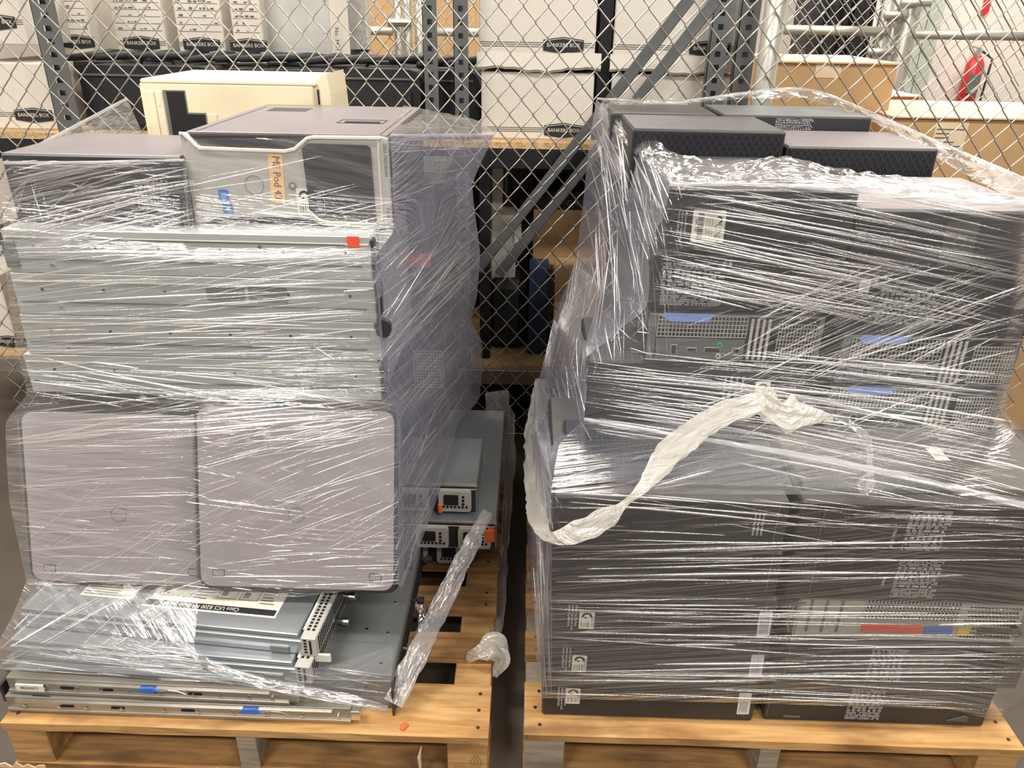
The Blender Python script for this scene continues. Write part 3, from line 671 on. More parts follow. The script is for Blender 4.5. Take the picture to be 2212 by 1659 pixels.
dp_ = MB().prism([n_(*p) for p in ((.585, .86), (.61, .915), (.90, .905), (.918, .88), (.925, .08), (.91, .06), (.70, .07), (.65, .085), (.595, .19))], -.0145, -.011).obj('drive_bay_cover', M['black'], t)
q = MB()
for i in range(4):
    z = Hh*(.40-.075*i); x = -W/2+W*.625; q.box(x, -.0152, z, x+.018, -.0143, z+.0014); q.box(x+.018, -.0152, z-.006, x+.0194, -.0143, z+.0014); q.box(x+.004, -.0152, z-.007, x+.014, -.0143, z-.0055)
q.obj('port_mark', M['print'], dp_)
g = MB(); ring(g, -W/2+W*.33, Hh*.455, .0175, .0188, -.0132, -.0118, 24); g.obj('round_emblem', M['chrome'], bz)
g = MB(); ring(g, -W/2+W*.52, Hh*.455, .0052, .0078, -.0135, -.0118, 16); g.obj('power_button_ring', M['chrome'], bz)
MB().prism(disc(-W/2+W*.52, Hh*.455, .004), -.0135, -.0118).obj('power_button', M['silver'], bz)
tg = MB().prism([(-.014, -.047), (.014, -.046), (.013, .047), (-.015, .046)], -.0004, 0).obj('tape_label', M['tape'], bz, loc=(-W/2+W*.447, -.0125, Hh*.53), rot=(0, .05, 0))
text('handwriting', 'ME Pod 43', .0205, tg, (.0, -.0006, .043), M['brown'], ang=-pi/2, sx=.93)
sticker(bz, -W/2+W*.535, Hh*.13, .030, .052, y=-.0125)
s = MB().prism(rrect(0, 0, .020, .024, .004), -.0006, 0).obj('blue_sticker', M['blue'], bz, loc=(-W/2+W*.145, -.0122, Hh*.26)); MB().prism(rrect(.004, .006, .016, .018, .003), -.0009, -.0005).obj('sticker_print', M['lblue'], s); MB().prism([(.015, .0), (.022, -.004), (.02, .006)], -.001, -.0004).obj('sticker_print', M['orange'], s)
s = MB().prism(rrect(0, 0, .020, .020, .002), -.0006, 0).obj('blue_sticker', M['blue'], bz, loc=(-W/2+W*.158, -.0122, Hh*.125)); MB().prism(rrect(.006, .006, .014, .014, .002), -.0009, -.0005).obj('sticker_print', M['yellow'], s)
text('lettering', 'DELL PRECISION', .009, bz, (W/2-.0055, -.0125, Hh*.93), M['inkg'], ang=-pi/2, sx=.95)
text('lettering', 'T3500', .009, bz, (W/2-.0055, -.0125, Hh*.24), M['inkg'], ang=-pi/2)
# beige desktop
t = thing('beige_computer', 'yellowed beige desktop computer with an empty drive bay behind the silver workstation', 'computer', (-.752, 2.045, 1.1205))
bw, bh = .465, .219
MB().box(-bw/2+.008, .02, 0, bw/2-.03, .36, bh-.004, .006).obj('casing', M['beige'], t)
MB().box(-bw/2-.004, .0, 0, bw/2-.028, .03, bh-.010, .004).obj('front_bezel', M['beige'], t)
MB().box(-bw/2, .0, bh-.012, bw/2-.02, .34, bh, .004).obj('side_cover', M['beige'], t)
MB().prism([(-bw/2+.055, .03), (-bw/2+.055, .193), (-bw/2+.112, .193), (-bw/2+.112, .14), (-bw/2+.157, .14), (-bw/2+.157, .03)], -.0015, .002).obj('empty_drive_bay', M['steeld'], t)
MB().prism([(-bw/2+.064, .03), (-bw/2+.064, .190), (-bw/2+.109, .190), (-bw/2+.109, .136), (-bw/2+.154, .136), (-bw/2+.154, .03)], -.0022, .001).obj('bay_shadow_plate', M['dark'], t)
for (x0_, x1_, z0_, z1_) in ((-bw/2+.010, -bw/2+.032, .03, .19), (-bw/2+.034, -bw/2+.053, .03, .19), (-bw/2+.160, -bw/2+.185, .06, .138)):
    MB().box(x0_, -.003, z0_, x1_, .001, z1_, .0015).obj('drive_cover', M['beige'], t)
MB().box(-bw/2+.039, -.004, .155, -bw/2+.047, -.002, .178, .001).obj('eject_button', M['beige'], t)
MB().box(-bw/2+.20, -.001, .085, -bw/2+.207, .001, .115).obj('slot', M['dark'], t)
# scooped handle relief and broken right end
MB().prism([(.04, .05), (.05, .13), (.085, .155), (.17, .155), (.14, .09), (.13, .05)], -.008, .002).obj('scooped_relief', M['beige'], t)
MB().prism([(bw/2-.03, .0), (bw/2-.03, bh-.01), (bw/2-.01, bh+.012), (bw/2+.006, bh+.018), (bw/2+.012, bh-.03), (bw/2+.018, .0)], .01, .20).obj('end_panel', M['beige'], t)
q = MB()
for i in range(5): q.box(bw/2-.012, .006, .11+.011*i, bw/2+.004, .012, .115+.011*i)
q.box(bw/2-.024, .006, .10, bw/2-.020, .012, .15); q.box(bw/2-.02, .007, .165, bw/2-.016, .012, .20); q.obj('vent_slot', M['dark'], t)
# rear of the left stack: dark towers and server back ends facing the gap
for k in range(5):
    x0_, x1_ = ((-.60, -.225), (-.61, -.215), (-.62, -.235), (-.60, -.220), (-.60, -.222))[k]
    t = tower('desktop_computer', f'dark computer beside the grey servers, {lab[k]} in rear pile', x0_, x1_, .402+.1435*k, .143, 1.93, .40, group='dark computers at the back of the left stack', top='blacktop')
    if k == 1:
        w_ = x1_-x0_; MB().box(w_/2-.09, -.003, .01, w_/2-.01, .0, .12).obj('vent_backing', M['dark'], t); MB().grid(w_/2-.09, w_/2-.01, .01, .12, 10, 12, .0016, -.0045).obj('vent_grille', M['silver'], t)
    if k == 3:
        MB().box(.10, -.002, .07, .16, .0, .105).obj('red_mark', M['red'], t)
for k in range(5):
    tower('desktop_computer', f'dark computer under the beige desktop, {lab[k]} of that pile', -1.02, -.61, .14+.196*k, .1955, 1.93, .40, group='dark computers under the beige desktop')
def psu(t, x, z, m='silver'):
    w_, h_ = .085, .062
    p = MB().prism(rrect(x, z, x+w_, z+h_, .008), -.014, .0).obj('power_supply', M[m], t)
    MB().prism(rrect(x+.014, z+.022, x+.052, z+h_-.010, .003), -.017, -.013).obj('fan_opening', M['dark'], p)
    q = MB()
    for i in range(7): q.box(x+.010+.010*i, -.0155, z+.012, x+.016+.010*i, -.0135, z+.018)
    for i in range(3): q.prism(disc(x+.064, z+.024+.011*i, .004, 8), -.0155, -.0135)
    q.obj('power_supply_vent', M['dark'], p); return p
DG = 'servers with power supplies facing the gap'
for k, (x0_, x1_, dd, zz) in enumerate(((-.56, -.125, 1.685, .1405), (-.50, -.062, 1.64, .2275), (-.56, -.115, 1.68, .3145))):
    t = server(('bottom rack server at the back of the left pallet with power supplies facing out', 'middle rear rack server shifted towards the gap, with a red orange clip at its corner', 'top rear rack server whose bare steel lid shows under the film beside the gap')[k], x0_, x1_, zz, .0865, dd, .24 if k != 1 else .62, mat='steeld' if k < 1 else 'blade', ear=False, group=DG)
    w_ = x1_-x0_; MB().box(-w_/2+.004, -.0022, .003, w_/2-.004, .001, .078).obj('rear_plate', M['pcb'], t)
    psu(t, w_/2-.10, .008); psu(t, w_/2-.21, .008, 'silver')
    q = MB(); q.grid(w_/2-.32, w_/2-.215, .01, .07, 14, 8, .0014, -.0045); q.obj('vent_grille', M['silver'], t)
    if k == 2: MB().box(w_/2-.102, -.022, .006, w_/2-.090, -.004, .034, .003).obj('orange_clip', M['orange'], t)
    if k == 1: MB().box(w_/2-.03, -.018, .03, w_/2-.004, -.002, .07, .003).obj('orange_clip', M['orange'], t)
    MB().box(-w_/2, -.004, .080, w_/2, 0, .083).obj('bright_edge', M['chrome'], t)

# ---------------------------------------------------------------- chain link fences
def chain(parent, x0, x1, z0, z1, y, px=.0718, pz=.085, r=.0021, ns=4, base=None):
    n = int((x1-x0)/(px/2)); kz = int((z1-z0)/(pz/2))
    meshes = []
    for par in (0, 1):
        pts = []
        for k in range(kz+1):
            s = (k+par) % 2; x = (px/2+.0012) if s else -.0012; z = k*pz/2
            e = 1 if s else -1
            yy = .0022 if s else -.0022
            pts += [(x-e*.004, yy*-.6, z-.005), (x, yy, z), (x-e*.004, yy*.6, z+.005)]
        meshes.append(MB().tube(pts, r, ns).mesh('wire', M['galv'], fix=False, smooth=True))
    for i in range(n):
        o = link('wire', meshes[i % 2], parent, (x0+i*px/2, 0, z0))
fn = thing('chain_link_fence', 'galvanised chain link fence standing right behind both wrapped pallets', 'fence', (0, 2.46, 0))
chain(fn, -1.86, 1.75, .12, 1.98, 0)
MB().tube([(.70, .035, 0.0), (.70, .035, 2.3)], .031, 16).obj('post', M['pipe'], fn, smooth=True)
MB().tube([(.70, .035, 1.235), (.70, .035, 1.255)], .034, 16).obj('post_band', M['pipe'], fn, smooth=True)
MB().tube([(-1.86, .0, .115), (1.75, .0, .115)], .002, 5).obj('tension_wire', M['galv'], fn)
f2 = thing('chain_link_fence', 'far chain link gate fence with horizontal pipe rails in front of the white wall', 'fence', (0, 4.6, 0))
def X(px_, y_, d_): return D(px_, y_, d_).x
zr_ = D(1800, 66, 4.6).z
chain(f2, X(1690, 100, 4.6), X(2230, 100, 4.6), .8, 2.1, 0, r=.0021)
MB().tube([(X(1690, 65, 4.6), -.03, zr_), (X(1912, 65, 4.6), -.03, zr_)], .024, 12).obj('rail', M['pipe'], f2, smooth=True)
MB().tube([(X(1972, 65, 4.6), -.03, zr_-.01), (X(2240, 65, 4.6), -.03, zr_-.01)], .024, 12).obj('rail', M['pipe'], f2, smooth=True)
for a, r_ in ((1893, .012), (1914, .030), (1934, .022), (1962, .038)):
    MB().tube([(X(a, 60, 4.6), .03, 0), (X(a, 60, 4.6), .03, 2.3)], r_, 12).obj('gate_post', M['pipe'], f2, smooth=True)
for (a, b, zz) in ((1902, 1952, .08), (1882, 1932, -.10), (1932, 1995, .14)):
    MB().tube([(X(a, 60, 4.6), -.02, zr_+zz), (X(b, 60, 4.6), -.02, zr_+zz)], .018, 10).obj('gate_hinge', M['pipe'], f2, smooth=True)
f3 = thing('chain_link_fence', 'distant chain link fence with pipe rails seen between the shelf uprights', 'fence', (0, 4.3, 0))
chain(f3, X(735, 60, 4.3), X(1035, 60, 4.3), 1.0, 2.0, 0, r=.0021)
z3 = D(800, 66, 4.3).z
MB().tube([(X(735, 65, 4.3), -.03, z3), (X(850, 65, 4.3), -.03, z3)], .02, 10).obj('rail', M['pipe'], f3, smooth=True); MB().tube([(X(940, 65, 4.3), -.03, z3), (X(1035, 65, 4.3), -.03, z3)], .02, 10).obj('rail', M['pipe'], f3, smooth=True)
for a in (858, 878, 903): MB().tube([(X(a, 60, 4.3), .03, 0), (X(a, 60, 4.3), .03, 2.2)], .022, 10).obj('gate_post', M['pipe'], f3, smooth=True)
MB().tube([(X(840, 60, 4.3), -.02, z3+.04), (X(890, 60, 4.3), -.02, z3+.04)], .02, 8).obj('gate_hinge', M['pipe'], f3)

# ---------------------------------------------------------------- shelving
SD = 2.62
rk = thing('storage_shelving', 'grey slotted upright shelving with chipboard shelves behind the fence', 'shelving', (0, SD, 0))
def upright(x, y, w_=.052, z1=2.0):
    p = MB(); p.box(-w_/2, 0, 0, -w_*.16, .002, z1); p.box(w_*.16, 0, 0, w_/2, .002, z1); n = int(z1/.038)
    for i in range(n): p.box(-w_*.16, 0, i*.038, w_*.16, .002, i*.038+.022)
    p.box(-w_/2, 0, 0, -w_/2+.002, .035, z1)
    p.box(-w_*.3, .028, 0, w_*.3, .030, z1)
    return p.obj('upright', M['upright'], rk, loc=(x, y, 0))
def upx(px_, py_, d_, y0=0): return X(px_, py_, d_)
upright(X(118, 130, SD), 0, .078)
upright(X(614, 60, 3.2), 3.2-SD, .04); upright(X(930, 130, SD), 0, .046); upright(X(996, 130, SD), 0, .046)
upright(X(1552, 100, SD-.03), -.03, .054); upright(X(1612, 100, SD-.03), -.03, .058)
zc = D(1100, 306, SD).z
for (a, b) in ((-2.1, X(100, 300, SD)), (X(925, 300, SD), X(1640, 300, SD))):
    MB().box(a, -.005, zc-.022, b, .62, zc, .001).obj('shelf_board', M['chip'], rk)
    MB().box(a, -.012, zc-.085, b, .02, zc-.024, .002).obj('beam', M['beam'], rk)
    MB().box(a, .60, zc-.085, b, .63, zc-.024, .002).obj('beam', M['beam'], rk)
MB().box(X(100, 300, SD), -.005, zc-.022, X(925, 300, SD), .62, zc, .001).obj('shelf_board', M['chip'], rk)
MB().box(X(100, 300, SD), -.012, zc-.085, X(925, 300, SD), .02, zc-.024, .002).obj('beam', M['beam'], rk)
MB().box(-2.1, -.012, .24, .70, .02, .30, .002).obj('beam', M['rail'], rk)
MB().box(-2.1, .0, .30, .70, .62, .318, .001).obj('shelf_board', M['chip'], rk)
# leaning steel angles
def angle_bar(label, p0, p1, w_, d0, d1):
    a = D(*p0, d0); b = D(*p1, d1); t = thing('angle_bar', label, 'steel bar', tuple(a), group='leaning steel angles'); v = b-a
    n = Vector((v.z, 0, -v.x)).normalized()*w_
    m = MB(); z = Vector((0, .003, 0)); o_ = Vector((0, 0, 0))
    m.add([o_, n, v+n, v, o_+z, n+z, v+n+z, v+z], [(0, 1, 2, 3), (7, 6, 5, 4), (0, 4, 5, 1), (3, 2, 6, 7), (0, 3, 7, 4), (1, 5, 6, 2)]); m.obj('web', M['upright'], t)
    z = Vector((0, .035, 0)); e = n.normalized()*.003
    m = MB(); m.add([o_, e, v+e, v, o_+z, e+z, v+e+z, v+z], [(0, 1, 2, 3), (7, 6, 5, 4), (0, 4, 5, 1), (3, 2, 6, 7), (0, 3, 7, 4), (1, 5, 6, 2)]); m.obj('flange', M['steeld'], t)
angle_bar('grey steel angle leaning behind the fence, left one of the two', (1500, 5), (1040, 590), .034, 2.50, 2.55)
angle_bar('grey steel angle leaning behind the fence, right one of the two', (1560, 5), (1085, 600), .034, 2.50, 2.55)

# ---------------------------------------------------------------- boxes behind the fence
def carton(label, x0, x1, z0, h, y, dep, rz=0., logo=(.55, .16), lid=True, dark=False, group='white archive boxes'):
    w_ = x1-x0; t = thing('archive_box', label, 'box', ((x0+x1)/2, y, z0), rz, group)
    MB().box(-w_/2+.005, .004, 0, w_/2-.005, dep, h*.8, .003).obj('body', M['white'], t)
    if lid:
        n = 14; v = []; f = []
        zb = h*.80
        m = MB().box(-w_/2, -.004, h*.78, w_/2, dep+.004, h-.001, .004); m.obj('lid', M['white'], t)
    z = h*logo[1]+.02
    p = MB()
    for k in range(3): p.box(-w_/2+.008, .0025, z-.006+.006*k, w_/2-.008, .0042, z-.0042+.006*k)
    p.obj('printed_lines', M['inkg'], t)
    lx_ = -w_/2+w_*logo[0]; lw, lh = .052+.012, .021
    b = MB().prism([(lx_-lw, z-lh*.75), (lx_, z-lh*1.15), (lx_+lw, z-lh*.75), (lx_+lw, z+lh*.75), (lx_, z+lh*1.15), (lx_-lw, z+lh*.75)], .001, .004).obj('printed_badge', M['ink'], t)
    MB().prism([(lx_-lw+.003, z+lh*.55), (lx_, z+lh*.92), (lx_+lw-.003, z+lh*.55), (lx_+lw-.003, z+lh*.62), (lx_, z+lh), (lx_-lw+.003, z+lh*.62)], .0004, .002).obj('badge_line', M['white'], b)
    text('lettering', 'BANKERS BOX', .0165, b, (lx_, .0008, z), M['white'], align='CENTER', sx=.98)
    return t
bh_ = .26
xs = (X(1036, 200, 2.68), X(1286, 200, 2.68)); xs2 = (X(1318, 200, 2.68), X(1600, 200, 2.68))
carton('white archive box on the chipboard, lower of the two in the middle gap', xs[0], xs[1], zc, bh_, 2.68, .5, logo=(.74, .04), lid=False)
carton('white archive box with crushed lower edge, upper of the two in the middle gap', xs[0]-.006, xs[1]-.004, zc+bh_*.8+.012, .35, 2.675, .5, logo=(.72, .145), lid=False)
carton('white archive box behind the leaning bars, lower of the two', xs2[0], xs2[1], zc, bh_, 2.68, .5, logo=(.25, .04), lid=False)
carton('white archive box behind the leaning bars, upper of the two', xs2[0]-.004, xs2[1]+.004, zc+bh_*.8+.010, .35, 2.675, .5, logo=(.72, .145), lid=False)
# crushed rims between upper and lower boxes
for (a, b) in (xs, xs2):
    n = 26; v = []; f = []
    for i in range(n+1):
        q = i/n; xx = a-.008+(b-a+.02)*q; dz = .006*sin(q*9)+.006*noise.noise(Vector((xx*30, 0, 0)))
        yy = 2.670+.004*noise.noise(Vector((xx*40, 3, 0)))
        v += [(xx, yy, zc+.268+dz*.3), (xx, yy-.006, zc+.222+dz), (xx, yy+.004, zc+.214+dz), (xx, yy+.010, zc+.222+dz)]
        if i:
            k = (i-1)*4
            for j in range(3): f.append((k+j, k+4+j, k+5+j, k+1+j))
    o = MB().add(v, f).obj('crushed_lid_rim', M['white'], None)
    tag(o, 'crumpled white cardboard lid rim ' + ('in the middle gap between two boxes' if a < 0.2 else 'behind the leaning steel bars'), 'box lid')
MB_b = MB().box(xs[1]+.004, 2.70, zc, xs2[0]-.004, 3.1, zc+.6); tag(MB_b.obj('black_block', M['beam']), 'black filler for the shaded gap between the two white box stacks', 'case')  # black block stands in for the shade between the box stacks
cl = (X(-60, 200, 2.7), X(118, 200, 2.7))
carton('white archive box at the far left behind the fence, lower of two', cl[0], cl[1], zc, .26, 2.68, .5, logo=(.72, .10), lid=False)
carton('white archive box at the far left behind the fence, upper of two', cl[0]-.01, cl[1]-.04, zc+.262, .36, 2.69, .5, logo=(.62, .13), lid=False)
# black soft cases
def softcase(label, x0, x1, y, z0, h, dep, rz=0.):
    w_ = x1-x0; t = thing('soft_case', label, 'case', ((x0+x1)/2, y, z0), rz, 'black padded cases on the shelf')
    MB().prism(rrect(-w_/2, 0, w_/2, h, .04), .0, dep).obj('body', M['bag'], t)
    MB().prism(rrect(-w_/2+.03, .02, w_/2-.03, h-.045, .03), -.008, .0).obj('front_pocket', M['bag'], t)
    MB().tube([(-w_/2+.02, -.002, h-.03), (w_/2-.02, -.002, h-.03)], .004, 6).obj('zip', M['upright'], t)
    MB().tube([(-.06, dep*.3, h-.004), (-.05, dep*.3, h+.014), (.05, dep*.3, h+.014), (.06, dep*.3, h-.004)], .007, 6).obj('handle', M['bag'], t)
    return t
zc2 = zc
for a, b, hh, yy in ((185, 470, .205, 2.70), (475, 735, .20, 2.70), (738, 912, .21, 2.68), (905, 1036, .205, 2.72)):
    softcase({185: 'black padded case beside the left shelf upright', 475: 'black padded case behind the beige computer', 738: 'black padded case left of the two middle uprights', 905: 'black padded case behind the two middle uprights'}[a], X(a, 200, 2.72), X(b, 200, 2.72), yy, zc2, hh, .34)
fl = MB()
for i in range(16):
    xx = -1.55+i*.098; fl.tube([(xx, 2.72+.02*(i % 3), zc+.222+.004*(i % 4)), (xx+.09, 2.86, zc+.232), (xx+.16, 3.0, zc+.225)], [.010, .016, .008], 6)
tag(fl.obj('flat_straps', M['bag'], smooth=True), 'heap of black carrying straps lying along the top of the cases', 'straps', kind='stuff')
# row of turned white boxes on top of the cases
zb2 = D(300, 128, 2.95).z-.005
top_ = MB().box(-1.75, 2.86, zb2-.018, -.35, 3.5, zb2, .002).obj('flat_board', M['beam']); tag(top_, 'black board lying on the padded cases under the tilted white boxes', 'board')
tb = [(158, .125, 0), (305, .19, -.04), (440, .17, .03), (545, .11, .06)]
for k, (px_, w_, rz) in enumerate(tb):
    cx_ = X(px_, 60, 2.95)
    carton(('narrow white archive box with lined form, leftmost of the turned row on the cases', 'white archive box with handwriting, second of the turned row on the cases', 'white archive box, third of the turned row on the cases', 'narrow white archive box with small holes, fourth of the turned row on the cases')[k], cx_-w_/2, cx_+w_/2, zb2, .35, 2.95-.02*k, .34, rz, logo=(.5, .11), lid=False, group='turned white boxes on the cases')
    q = MB()
    for r in range(9):
        q.box(-w_/2+.012, .002, .10+.022*r, w_/2-.012, .0042, .1008+.022*r); a = -w_/2+.02
        while a < w_/2-.03:
            l = random.uniform(.004, .016)
            if random.random() < .5: q.box(a, .002, .104+.022*r, a+l, .0042, .1045+.022*r+random.uniform(.001, .006))
            a += l+.006
    q.obj('handwriting', M['inkg'], [o for o in C.objects if o.name.startswith('archive_box')][-1])
t = thing('panel_box', 'plain light grey carton standing right of the turned white boxes', 'box', (X(650, 60, 2.98), 2.98, zb2)); MB().box(-.12, 0, 0, .105, .3, .4, .002).obj('body', M['ceil'], t)
MB().box(.105, -.004, .0, .148, .1, .4, .001).obj('white_form_side', M['white'], t); text('form_print', 'No. 3421', .02, t, (.127, -.005, .12), M['inkg'], ang=-pi/2)
for (px_, a, b, l) in ((770, 742, 795, 'crinkled silver foil roll seen above the black cases'),):
    tag(MB().box(X(a, 40, 3.4), 3.4, 1.35, X(b, 40, 3.4), 3.45, 1.9, .01).obj('foil_roll', M['foil']), l, 'foil')
tag(MB().box(X(790, 40, 4.9), 4.9, .5, X(1030, 40, 4.9), 5.5, 2.2, .01).obj('cardboard_box', M['card']), 'large brown carton behind the distant fence, between the shelf uprights', 'box')
tag(MB().box(X(742, 40, 5.2), 5.2, .3, X(800, 40, 5.2), 5.6, 1.40, .01).obj('black_bag', M['bag']), 'black bag low behind the distant fence', 'bag')
# beneath the chipboard shelf
tag(MB().box(X(1036, 500, 2.68), 2.67, .32, X(1060, 500, 2.68), 2.78, zc-.09, .003).obj('black_block', M['beam']), 'upright black case under the shelf beside the left stack', 'case')
tag(MB().box(X(1060, 400, 2.9), 2.9, .78, X(1086, 400, 2.9), 3.0, 1.06, .002).obj('white_board', M['white']), 'narrow white board standing under the shelf', 'board')
t = thing('white_carton', 'crumpled white carton under the shelf behind the leaning bars', 'box', (X(1085, 500, 2.8), 2.8, .32)); MB().box(-.055, 0, 0, .05, .2, .515, .008).obj('body', M['white'], t); MB().prism([(.04, .52), (.045, .42), (.075, .40), (.065, .53)], -.01, .02).obj('flap', M['white'], t)
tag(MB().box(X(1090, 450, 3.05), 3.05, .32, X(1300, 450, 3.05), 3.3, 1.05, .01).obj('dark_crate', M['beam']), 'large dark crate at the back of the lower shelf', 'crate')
t = thing('cardboard_box', 'brown carton under the shelf with a dark printed lid band', 'box', (X(1220, 520, 2.85), 2.85, .32)); MB().box(-.12, 0, 0, .16, .18, .53, .004).obj('body', M['card'], t); MB().box(-.13, -.004, .53, .18, .19, .60, .004).obj('lid', M['beam'], t); text('lettering', 'G-4000', .03, t, (.0, -.006, .555), M['inkg'])
t = thing('blue_binder', 'dark blue board standing on the lower shelf between brown cartons', 'board', (X(1163, 650, 2.72), 2.72, .32)); MB().box(-.036, 0, 0, .036, .12, .345, .004).obj('body', MAT('navy_cloth', (.02, .045, .10), .6), t)
t = thing('cardboard_box', 'brown carton on the lower shelf right of the dark blue board', 'box', (X(1222, 650, 2.70), 2.70, .32)); MB().box(-.042, 0, 0, .12, .13, .355, .004).obj('body', M['card'], t); MB().box(-.04, -.002, .14, .02, .0, .22).obj('printed_square', M['cardl'], t)
tag(MB().box(X(1050, 700, 2.75), 2.75, .32, X(1136, 700, 2.75), 3.0, .60, .03).obj('soft_case', M['bag']), 'slumped black bag on the lower shelf in the gap between the pallets', 'bag')
tag(MB().box(-1.9, 3.3, 0, .55, 3.4, 1.1, .003).obj('added_shade_board', M['beam']), 'dark board added behind the shelving to keep it in shade', 'board')  # added board stops light from behind so the space under the shelf stays dark
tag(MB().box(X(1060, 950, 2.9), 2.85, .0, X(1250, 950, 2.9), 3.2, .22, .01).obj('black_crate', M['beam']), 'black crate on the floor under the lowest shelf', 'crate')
t = carton('white archive box low at the far left edge behind the fence', X(-120, 650, 2.7), X(28, 650, 2.7), .318, .36, 2.66, .4, logo=(.88, .02), lid=False)
# right hand side
def cbox(label, xa, xb, z1, y, dep, flap=True, lab_=None, z0=0.):
    w_ = xb-xa; t = thing('cardboard_box', label, 'box', ((xa+xb)/2, y, z0), 0, 'large brown cartons behind the fence'); h = z1-z0
    MB().box(-w_/2, 0, 0, w_/2, dep, h-.002, .004).obj('body', M['card'], t)
    if flap: MB().box(-w_/2-.002, -.012, h-.004, w_/2+.002, dep*.52, h+.004, .002).obj('top_flap', M['cardl'], t); MB().box(-w_/2, dep*.5, h-.004, w_/2, dep, h+.006, .002).obj('top_flap', M['cardl'], t)
    return t
c1 = D(1680, 133, 2.95); c2 = D(1942, 135, 2.95)
t = cbox('large brown carton with cream tape label at top, right of fence post', c1.x-.03, c2.x, c1.z, 2.95, .5)
w_ = c2.x-c1.x+.03; MB().box(-.06, -.002, c1.z-.05, .03, .001, c1.z-.004).obj('tape_label', M['tag'], t); text('tape_print', 'NITA', .018, t, (-.01, -.003, c1.z-.012), M['brown'])
c1 = D(1935, 252, 2.80); c2 = D(2260, 252, 2.80)
t = cbox('large brown carton with a white shipping label, front right behind the fence', c1.x-.01, c2.x+.3, c1.z, 2.80, .55)
s = MB().box(-.285, -.002, c1.z-.115, -.175, .001, c1.z-.015).obj('shipping_label', M['tag'], t, loc=(.03, 0, 0)); q = MB()
for i in range(6): q.box(-.28, -.003, c1.z-.11+.014*i, random.uniform(-.24, -.18), -.001, c1.z-.106+.014*i)
q.obj('label_print', M['inkg'], s)
c1 = D(1925, 215, 3.6); t = cbox('small brown carton far behind, between the two large cartons', c1.x-.05, c1.x+.12, D(1960, 208, 3.6).z, 3.6, .3)
c1 = D(1640, 0, 5.4)
bg = thing('garment_rack', 'dark bags piled on a rack behind the far fence', 'bags', (X(1810, 60, 5.2), 5.2, 0))
for i in range(5): MB().box(-.16+.09*i, random.uniform(0, .1), .6, -.07+.09*i, .4, 1.62+random.uniform(-.05, .3), .03).obj('bag', M['bag'], bg)
MB().box(-.18, -.02, 1.0, .3, .3, 1.22, .02).obj('bag', M['bag'], bg)
tag(MB().box(X(1690, 100, 5.3), 5.3, 0, X(1745, 100, 5.3), 5.7, 1.28, .005).obj('cardboard_box', M['card']), 'dull brown carton behind the far fence left of the dark bags', 'box')
for a, b, m_ in ((1975, 1992, 'greenw'), (1994, 2024, 'greenw')):
    o = MB().box(X(a, 60, 6.6), 6.55, 0, X(b, 60, 6.6), 6.62, 3.8).obj('trim_1' if a == 1975 else 'trim_2', M[m_]); o['kind'] = 'structure'
o = MB().box(X(2024, 60, 6.6), 6.6, 0, 5.8, 6.75, 3.8).obj('wall_side', M['wall']); o['kind'] = 'structure'
t = thing('fire_extinguisher', 'red fire extinguisher hanging on the white wall behind the far fence', 'fire extinguisher', (X(2093, 180, 6.5), 6.5, D(2093, 250, 6.5).z), (0, radians(2), 0))
MB().tube([(0, 0, 0), (0, 0, .01), (0, 0, .37), (0, 0, .42), (0, 0, .44)], [.055, .066, .066, .042, .025], 18).obj('cylinder', M['extred'], t, smooth=True)
MB().box(-.045, -.070, .17, .03, -.04, .31).obj('paper_label', M['steeld'], t)
MB().tube([(0, 0, .43), (0, 0, .49)], .022, 8).obj('valve', M['chrome'], t); MB().tube([(0, 0, .49), (-.07, -.03, .50)], .008, 6).obj('lever', M['chrome'], t); MB().tube([(.02, -.01, .47), (.10, -.03, .42), (.10, -.03, .12)], .009, 6).obj('hose', M['black'], t)
tag(MB().box(X(2127, 5, 6.58), 6.585, D(2127, 32, 6.58).z, X(2142, 5, 6.58), 6.597, D(2127, -40, 6.58).z).obj('wall_sign', M['extred']), 'small red fire arrow sign on the white wall above the extinguisher', 'sign')
#FILM

# ---------------------------------------------------------------- stretch film
FM = dict(a=FILM('film_grey_steel_side', .06, .42, .8, 50, bump=.45), b=FILM('film_side', .28, .60, 1.6, 70, white=(.52, .54, .72), bump=.6),  # film_side: lavender blue of shaded film painted into its colour
          c=FILM('film_dark_side', .035, .34, .6, 36, bump=.45, dens=.54), d=FILM('film_left_side', .18, .50, 1.0, 60, white=(.60, .64, .84), bump=.6),  # film_left_side carries the same painted blue shade tint
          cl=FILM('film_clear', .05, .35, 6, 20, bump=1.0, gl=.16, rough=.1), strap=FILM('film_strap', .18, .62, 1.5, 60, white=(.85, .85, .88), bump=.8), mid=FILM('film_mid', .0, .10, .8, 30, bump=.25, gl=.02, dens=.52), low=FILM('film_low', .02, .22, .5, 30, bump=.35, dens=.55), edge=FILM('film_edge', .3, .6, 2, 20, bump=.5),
          rope=FILM('film_rope', .34, .85, 5, 40, white=(.92, .90, .84), bump=.9),
          fold=FILM('film_fold', .10, .50, 3, 20, white=(.95, .95, .95), bump=.1, gl=.30, rough=.16), veil=FILM('film_veil', .08, .40, 2, 40, bump=.4, gl=.05))
def lerp(a, b, t): return a+(b-a)*t
def cr(p0, p1, p2, p3, t): return .5*((2*p1)+(-p0+p2)*t+(2*p0-5*p1+4*p2-p3)*t*t+(-p0+3*p1-3*p2+p3)*t**3)
